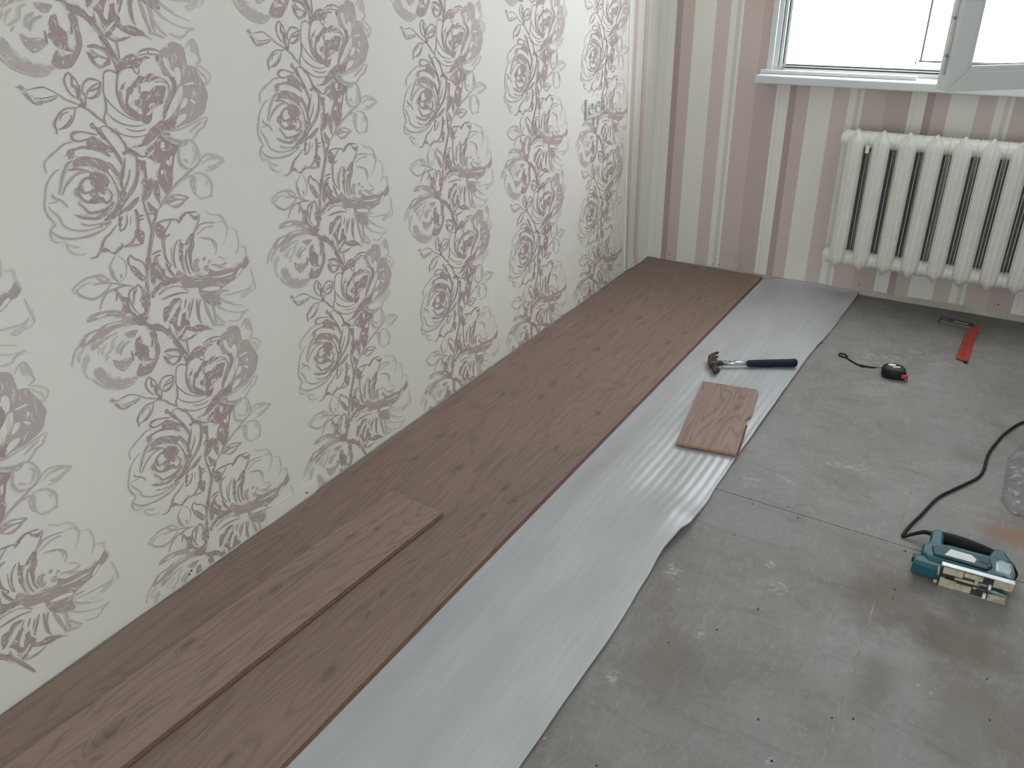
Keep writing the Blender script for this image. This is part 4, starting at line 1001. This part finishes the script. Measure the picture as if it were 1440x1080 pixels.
# offcut with a notch
oc = Vector((.753, -1.201, 0)); ocx = Vector((.201, .034, 0)).normalized(); aa = math.atan2(ocx.y, ocx.x)
outline = [(0, 0), (0, -.446), (.190, -.446), (.190, -.250), (.184, -.232), (.190, -.222), (.1885, -.205), (.200, -.196), (.200, -.03), (.197, -.012), (.193, 0)]
bm = bmesh.new(); prism(bm, outline[::-1], 0, .0086, mi=1)
for f in bm.faces:
    if f.normal.z > .9: f.material_index = 0
of = mobj('plank_offcut', bm, [M_WOOD_O, M_HDF2]); tag(of, 'short sawn piece of brown laminate with a notched edge lying on the foam', 'offcut')
def foam_top(pts): return max(foam_z(x, y) for x, y in pts)
fz = foam_top([(oc.x+ocx.x*a-ocx.y*c, oc.y+ocx.y*a+ocx.x*c) for a in [i*.02 for i in range(11)] for c in [-.0223*i for i in range(21)]])
of.location = (oc.x, oc.y, fz+.0004); of.rotation_euler = (0, 0, aa)
bm = bmesh.new(); box(bm, .190, .196, -.445, -.252, .0006, .0040); mobj('tongue', bm, M_HDF, of)

# ------------------------------------------------------------------ claw hammer
M_RUST = simple('rusty_hammer_steel', (.085, .060, .050), .42, .65, var=.35, scale=60)
M_SHAFT = simple('worn_chrome_shaft', (.60, .59, .57), .25, .85, var=.15, scale=80)
M_GRIP = simple('dark_blue_rubber_grip', (.007, .011, .026), .6, var=.2, spec=.25)
M_MARK = simple('worn_black_mark', (.03, .03, .03), .6)
hx = Vector((.268, .155)); hang = math.atan2(hx.y, hx.x)
ham = thing('claw_hammer', 'claw hammer with rusty head, steel shaft and dark blue grip lying on the foam', 'hammer', (.738, -1.056, .0125), hang)
HZ = .0155
ham.location.z = max(foam_top([(.738+math.cos(hang)*a-math.sin(hang)*c, -1.056+math.sin(hang)*a+math.cos(hang)*c) for a in [-.02+.02*i for i in range(17)] for c in (-.06, -.03, 0, .03, .06)])-.0005, .003)
# local: +x along handle, +y towards claw
bm = bmesh.new()
box(bm, -.016, .018, -.020, .020, HZ-.0135, HZ+.0135, bev=.005)
tube(bm, [(.001, -.014, HZ), (.001, -.034, HZ), (.001, -.040, HZ), (.001, -.0405, HZ), (.001, -.062, HZ), (.001, -.064, HZ)], [.0125, .0110, .0115, .0138, .0142, .0125], 18)
head = mobj('head', bm, M_RUST, ham, True)
for s in (-1, 1):
    bm = bmesh.new()
    cl = [(-.004, .012), (-.006, .026), (-.002, .042), (.008, .057), (.024, .070), (.034, .075)]
    cl = spline([(a, b, 0) for a, b in cl], 4); n = len(cl); rows = []
    for i, q in enumerate(cl):
        t = (cl[min(i+1, n-1)]-cl[max(i-1, 0)]).normalized(); nn = Vector((-t.y, t.x, 0)); s_ = i/(n-1)
        th = .0105*(1-s_)+.0016*s_; inner = .0008+.0040*s_; outer = .0128
        z0, z1 = HZ+s*inner, HZ+s*outer
        rows.append([bm.verts.new((q.x+nn.x*th, q.y+nn.y*th, z0)), bm.verts.new((q.x+nn.x*th, q.y+nn.y*th, z1)), bm.verts.new((q.x-nn.x*th, q.y-nn.y*th, z1)), bm.verts.new((q.x-nn.x*th, q.y-nn.y*th, z0))])
    for a, b in zip(rows, rows[1:]):
        for k in range(4): bm.faces.new((a[k], a[(k+1) % 4], b[(k+1) % 4], b[k]))
    bm.faces.new(rows[0]); bm.faces.new(rows[-1]); bmesh.ops.recalc_face_normals(bm, faces=bm.faces[:])
    mobj('claw_prong', bm, M_RUST, head)
bm = bmesh.new(); tube(bm, [(.010, 0, HZ), (.034, 0, HZ)], [.0115, .0105], 14); mobj('neck', bm, M_RUST, ham, True)
bm = bmesh.new(); tube(bm, [(.032, 0, HZ), (.140, 0, HZ)], [.0088, .0082], 16); sh = mobj('shaft', bm, M_SHAFT, ham, True)
for (x, y, w, a) in ((.045, .001, .010, .0), (.062, -.002, .008, .4), (.080, .001, .010, .7)):
    bm = bmesh.new(); prism(bm, [(x-w/2, y-.003), (x+w/2, y-.001), (x+w/2, y+.003), (x-w/2, y+.001)], HZ+.0074, HZ+.0092); mobj('worn_mark', bm, M_MARK, sh)
bm = bmesh.new(); tube(bm, [(.128, 0, HZ-.001), (.131, 0, HZ-.001), (.16, 0, HZ-.001), (.20, 0, HZ-.001), (.25, 0, HZ), (.285, 0, HZ), (.305, 0, HZ+.001), (.312, 0, HZ+.001)], [.010, .0125, .0140, .0150, .0148, .0155, .0162, .012], 18)
mobj('grip', bm, M_GRIP, ham, True)

# ------------------------------------------------------------------ tape measure
M_TBLK = simple('black_rubber_case', (.010, .011, .012), .5, var=.2, spec=.3)
M_TTOP = simple('dark_grey_case_side', (.030, .036, .042), .38, var=.15)
M_WLOGO = simple('white_print', (.80, .82, .84), .5, var=.02)
M_RED = simple('red_plastic', (.42, .03, .05), .4, var=.1)
tm = thing('tape_measure', 'black tape measure with white print lying on the grey floor', 'tape measure', (1.327, -.775, 0), math.radians(14))
case = [(-.041, -.004), (-.037, -.019), (-.026, -.031), (-.010, -.037), (.010, -.039), (.030, -.037), (.039, -.031), (.041, -.016), (.040, .002), (.035, .018), (.024, .030), (.008, .037), (-.010, .037), (-.026, .030), (-.037, .015)]
case = [(q.x, q.y) for q in spline([(a, b, 0) for a, b in case], 3, True)]
bm = bmesh.new(); prism(bm, case, 0.0005, .038, bev=.010, seg=4); mobj('case', bm, M_TBLK, tm, True)
bm = bmesh.new(); prism(bm, [(a*.74, b*.74) for a, b in case], .0378, .0398, bev=.0012); fc = mobj('case_face', bm, M_TTOP, tm, True)
bm = bmesh.new(); prism(bm, [(q.x, q.y) for q in spline([(-.020, .010, 0), (-.008, .019, 0), (.006, .015, 0), (.002, .003, 0), (-.012, .001, 0)], 4, True)], .0398, .0402); mobj('white_print', bm, M_WLOGO, fc)
bm = bmesh.new(); prism(bm, [(-.006, -.004), (.020, .002), (.019, -.006), (-.004, -.012)], .0398, .0402); mobj('white_print', bm, M_WLOGO, fc)
bm = bmesh.new(); box(bm, .024, .046, -.044, -.026, .012, .027, bev=.003); mobj('lock_button', bm, M_RED, tm, True)
bm = bmesh.new(); box(bm, .040, .049, -.036, -.016, .002, .006); box(bm, .047, .049, -.036, -.016, .0005, .010); mobj('tape_hook', bm, M_STEEL, tm)
# strap (world coordinates converted to the thing's frame)
def to_local(o, pts):
    mw = Matrix.Translation(o.location) @ Matrix.Rotation(o.rotation_euler[2], 4, 'Z'); inv = mw.inverted()
    return [inv @ Vector(q) for q in pts]
M_STRAP = simple('black_cord', (.010, .010, .010), .8)
st = spline([(1.289, -.752, .012), (1.272, -.742, .006), (1.240, -.748, .0035), (1.205, -.750, .0035), (1.165, -.722, .0035), (1.146, -.706, .0035)], 5)
bm = bmesh.new(); tube(bm, to_local(tm, st), [.0012 if i < 7 else .0030 for i in range(len(st))], 8)
strap = mobj('wrist_strap', bm, M_STRAP, tm, True)
lo = spline([(1.150, -.708, .0035), (1.128, -.704, .0035), (1.119, -.693, .004), (1.122, -.680, .004), (1.138, -.680, .004), (1.150, -.696, .004), (1.152, -.708, .0035)], 5)
bm = bmesh.new(); tube(bm, to_local(tm, lo), .0030, 8); mobj('strap_loop', bm, M_STRAP, tm, True)
bm = bmesh.new(); tube(bm, to_local(tm, [(1.226, -.7525, .004), (1.209, -.7525, .004)]), .0048, 8); mobj('strap_slider', bm, M_STRAP, tm, True)

# ------------------------------------------------------------------ try square by the radiator wall
M_SQRED = simple('red_painted_blade', (.42, .052, .030), .5, var=.12)
M_SQBLK = simple('black_square_stock', (.012, .012, .013), .4)
M_SQSIL = simple('brushed_grey_plate', (.42, .43, .42), .4, .4, var=.2)
sq = thing('try_square', 'try square with red blade and black stock lying by the radiator wall', 'try square', (1.520, -.170, 0), 0)
bm = bmesh.new(); prism(bm, [(-.004, .006), (.034, .022), (.030, -.362), (-.012, -.343)], .0045, .0078, bev=.0006); bl = mobj('blade', bm, M_SQRED, sq)
for i, yy in enumerate((-.07, -.125, -.18, -.235, -.29)):
    bm = bmesh.new(); prism(bm, [(.006, yy), (.011, yy), (.010, yy-.020), (.005, yy-.020)], .0078, .0081); mobj('slot_mark', bm, simple('dark_red_slot', (.28, .03, .02), .6) if i == 0 else bpy.data.materials['dark_red_slot'], bl)
bm = bmesh.new(); prism(bm, [(.018, -.352), (.030, -.355), (.030, -.368), (.018, -.366)], .0005, .0078); mobj('end_cap', bm, M_SQBLK, sq)
bm = bmesh.new(); prism(bm, [(-.112, .030), (.014, .012), (.010, -.022), (-.114, -.004)], .0004, .0185, bev=.0015); stk = mobj('stock', bm, M_SQBLK, sq)
bm = bmesh.new(); prism(bm, [(-.110, -.006), (.008, -.0235), (.008, -.0225), (-.110, -.0045)], .002, .0165); mobj('side_plate', bm, simple('dull_grey_plate', (.15, .155, .15), .5, .2), stk)
bm = bmesh.new(); prism(bm, [(-.060, .004), (-.006, -.004), (-.008, -.0150), (-.062, -.0075)], .0185, .0190); mobj('label_plate', bm, M_SQSIL, stk)
bm = bmesh.new(); prism(bm, [(-.104, .010), (-.084, .007), (-.085, -.003), (-.105, .000)], .0185, .0189); mobj('red_dot_plate', bm, simple('faded_red_sticker', (.32, .16, .14), .6), stk)

# ------------------------------------------------------------------ jigsaw lying on its side
M_TEAL = simple('teal_plastic', (.008, .092, .112), .45, var=.12)
M_TEALD = simple('dark_teal_plastic', (.005, .046, .060), .5, var=.12)
M_RUB = simple('black_rubber', (.010, .0105, .012), .65, spec=.25)
M_ALU = simple('scuffed_grey_metal', (.27, .31, .32), .42, .5, var=.2, scale=60)
M_SOLE = simple('dusty_tan_sole_plate', (.47, .40, .29), .65, .1, var=.3, scale=50)
M_SOLEDK = simple('dark_sole_slot', (.035, .030, .026), .7)
M_EDGE = simple('bright_steel_edge', (.52, .53, .54), .42, .7)
M_STICK = simple('white_paper_sticker', (.74, .76, .77), .55, var=.06, scale=140)
js = thing('jigsaw', 'teal electric jigsaw lying on its side with its sole plate facing out', 'jigsaw', (1.622, -1.906, 0), math.radians(3.5))
def pr(name, pts, z0, z1, mat, bev=.003, parent=js, sm=True, n=0, **kw):
    b = bmesh.new()
    if n: pts = [(q.x, q.y) for q in spline([(a, c, 0) for a, c in pts], n, True)]
    prism(b, pts, z0, z1, bev=bev, seg=3); return mobj(name, b, mat, parent, False, **kw)
# gear and motor housing
pr('motor_housing', [(-.030, .028), (.10, .018), (.135, .022), (.150, .040), (.152, .085), (.140, .105), (.02, .105), (-.030, .098), (-.046, .078), (-.046, .045)], .002, .058, M_TEAL, .009)
pr('housing_side', [(-.020, .040), (.098, .034), (.110, .052), (.104, .082), (.0, .086), (-.026, .074)], .056, .0635, M_TEALD, .004)
pr('sticker', [(.004, .046), (.070, .046), (.074, .062), (.062, .074), (.016, .076)], .0635, .0641, M_STICK, 0)
pr('vent_panel', [(.082, .056), (.100, .054), (.102, .080), (.084, .082)], .0632, .0650, M_TEALD, .001)
pr('rear_cap', [(-.062, .008), (-.012, .004), (.012, .012), (.012, .040), (-.04, .046), (-.060, .036)], .010, .050, M_TEAL, .008)
pr('dust_port', [(-.064, .044), (-.046, .042), (-.044, .062), (-.062, .062)], .016, .034, M_TEALD, .003)
# D handle
pr('rear_pillar', [(-.040, .085), (.004, .085), (.000, .128), (.002, .168), (-.018, .174), (-.030, .160), (-.030, .120)], .008, .050, M_TEAL, .008)
pr('front_pillar', [(.098, .092), (.150, .080), (.152, .110), (.140, .140), (.118, .150), (.108, .132)], .006, .054, M_TEAL, .009)
b = bmesh.new(); gp = spline([(-.010, .158, .029), (.020, .156, .029), (.06, .151, .029), (.10, .146, .029), (.128, .136, .029), (.148, .112, .029), (.153, .085, .029)], 4)
tube(b, gp, [.0165+.003*math.sin(i*.28) for i in range(len(gp))], 16, flat=1.25); mobj('grip', b, M_RUB, js, True)
b = bmesh.new(); box(b, .012, .060, .128, .142, .022, .036, bev=.003); mobj('trigger', b, M_RUB, js, True)
pr('gear_head_cover', [(.112, .036), (.152, .030), (.160, .056), (.154, .092), (.126, .098), (.112, .080)], .004, .061, M_ALU, .010)
# sole plate, seen from below: vertical plate at the near side
def plate(name, u0, u1, w0, w1, v0, v1, mat, bev=.0012, parent=js):
    b = bmesh.new(); box(b, u0, u1, v0, v1, w0, w1, bev=bev); return mobj(name, b, mat, parent)
sp = plate('sole_back', .004, .118, .002, .066, .0015, .004, M_SOLEDK)
plate('sole_edge', .000, .156, .0660, .0690, -.004, .010, M_EDGE)
plate('sole_edge', .004, .150, .0004, .0020, -.003, .009, M_EDGE)
plate('sole_panel', .006, .050, .044, .064, -.0035, .0022, M_SOLE); plate('sole_panel', .004, .040, .004, .030, -.0035, .0022, M_SOLE)
plate('sole_panel', .040, .074, .004, .024, -.0025, .0022, M_SOLE); plate('sole_rib', .034, .082, .032, .040, -.003, .0022, M_SOLE)
plate('sole_panel', .052, .092, .048, .062, -.0022, .0022, M_SOLE); plate('sole_rib', .076, .084, .022, .060, -.003, .0022, M_SOLE)
plate('sole_toe', .114, .155, .044, .0655, -.004, .006, M_SOLE); plate('sole_toe', .110, .148, .002, .020, -.004, .006, M_SOLE)
plate('sole_slot', .014, .104, .0295, .0345, -.0042, -.0030, M_SOLEDK, 0); plate('roller_guard', .084, .104, .026, .044, -.004, .004, M_ALU); plate('blade_slot', .088, .112, .029, .039, -.0046, -.0038, M_SOLEDK, 0)
plate('white_guide', .106, .112, .034, .046, -.0055, .004, M_WLOGO, .001); plate('white_guide', .100, .107, .004, .017, -.0055, .004, M_WLOGO, .001)
b = bmesh.new(); tube(b, [(.108, -.002, .031), (.150, -.002, .027)], [.005, .002], 8); mobj('blade_clamp', b, M_ALU, js, True)
b = bmesh.new(); tube(b, [(.000, .000, .012), (-.008, .000, .012)], .005, 8); tube(b, [(-.001, .004, .03), (-.004, .004, .055)], .003, 8); mobj('sole_screw', b, M_SOLE, js, True)
# mains lead
M_CORD = simple('black_rubber_cable', (.008, .008, .009), .55, spec=.25)
pts = [(1.596, -1.742, .029), (1.570, -1.733, .026), (1.545, -1.738, .014), (1.5235, -1.752, .006), (1.520, -1.742, .005), (1.530, -1.690, .005), (1.548, -1.625, .005), (1.563, -1.562, .005), (1.578, -1.512, .005), (1.607, -1.455, .005), (1.640, -1.395, .005), (1.664, -1.345, .005), (1.673, -1.290, .005), (1.676, -1.20, .005), (1.692, -1.108, .005), (1.715, -1.02, .005), (1.760, -.918, .005), (1.86, -.80, .005), (2.05, -.70, .005), (2.4, -.72, .005), (2.75, -.9, .005)]
cl = to_local(js, spline(pts, 5))
bm = bmesh.new(); tube(bm, cl, [(.0070-.0025*min(1, i/12)) for i in range(len(cl))], 10); mobj('power_cable', bm, M_CORD, js, True)
e0, e1 = cl[-1], cl[-2]; dd = (e0-e1).normalized()
bm = bmesh.new(); tube(bm, [e0-dd*.004, e0+dd*.012, e0+dd*.020, e0+dd*.045, e0+dd*.050], [.0052, .0075, .0150, .0175, .0165], 14)
for v_ in bm.verts: v_.co.z += .012*min(1, max(0, (v_.co-e0).dot(dd)/.02))
plug = mobj('plug', bm, M_RUB, js, True)
sd = Vector((-dd.y, dd.x, 0))
for s in (-1, 1):
    bm = bmesh.new(); q = e0+dd*.049+sd*s*.0095+Vector((0, 0, .012)); tube(bm, [q, q+dd*.019], .0022, 8); mobj('plug_pin', bm, M_STEEL, plug, True)

# ------------------------------------------------------------------ clear plastic bag at the right
k = NT('clear_plastic_film'); k.t.nodes.remove(k.b)
tr = k.n('BsdfTransparent'); tr.inputs[0].default_value = (.93, .94, .95, 1); gl = k.n('BsdfGlossy'); gl.inputs['Roughness'].default_value = .16; df = k.n('BsdfDiffuse'); df.inputs[0].default_value = (.75, .78, .80, 1)
lw = k.n('LayerWeight'); lw.inputs[0].default_value = .35
m1 = k.n('MixShader'); m1.inputs[0].default_value = .09; k.l(tr.outputs[0], m1.inputs[1]); k.l(df.outputs[0], m1.inputs[2])
m2 = k.n('MixShader'); k.l(k.math('MULTIPLY', lw.outputs['Fresnel'], .55), m2.inputs[0]); k.l(m1.outputs[0], m2.inputs[1]); k.l(gl.outputs[0], m2.inputs[2]); k.l(m2.outputs[0], k.out.inputs[0])
bm = bmesh.new(); N = 56; G = []
for i in range(N+1):
    row = []
    for j in range(N+1):
        u, v = i/N, j/N
        y = -1.49+.48*v; xl = 1.728+.045*max(0, (v-.60)/.4)**1.1+.006*noise.noise((y*14, 3, 0))+.035*max(0, (.12-v)/.12)
        xr = 2.05+.07*noise.noise((v*3.1, 5, 1))+.03*noise.noise((v*9, 2, 1)); y += (u-.1)*(.05*noise.noise((u*3, v*.5+2, 7))+.10*(v-.5)*noise.noise((u*2.2, 1, 3))-.06*u); x = xl+(xr-xl)*u
        env = min(1, u/.28)**.8*(min(1, (1-u)/.2))*min(1, v/.12+.15)*min(1, (1-v)/.10+.15)
        cr = abs(noise.noise((x*11, y*11, 1)))*.6+abs(noise.noise((x*24, y*24, 4)))*.35+abs(noise.noise((x*5, y*5, 8)))*.7
        row.append(bm.verts.new((x+.006*noise.noise((x*30, y*30, 2)), y+.006*noise.noise((x*30, y*30, 6)), .002+.120*env*cr+.005*cr)))
    G.append(row)
for a, b in zip(G, G[1:]):
    for j in range(N): bm.faces.new((a[j], b[j], b[j+1], a[j+1]))
bag = mobj('plastic_bag', bm, k.m, smooth=False); tag(bag, 'crumpled clear plastic film lying on the floor at the right edge', 'plastic film')
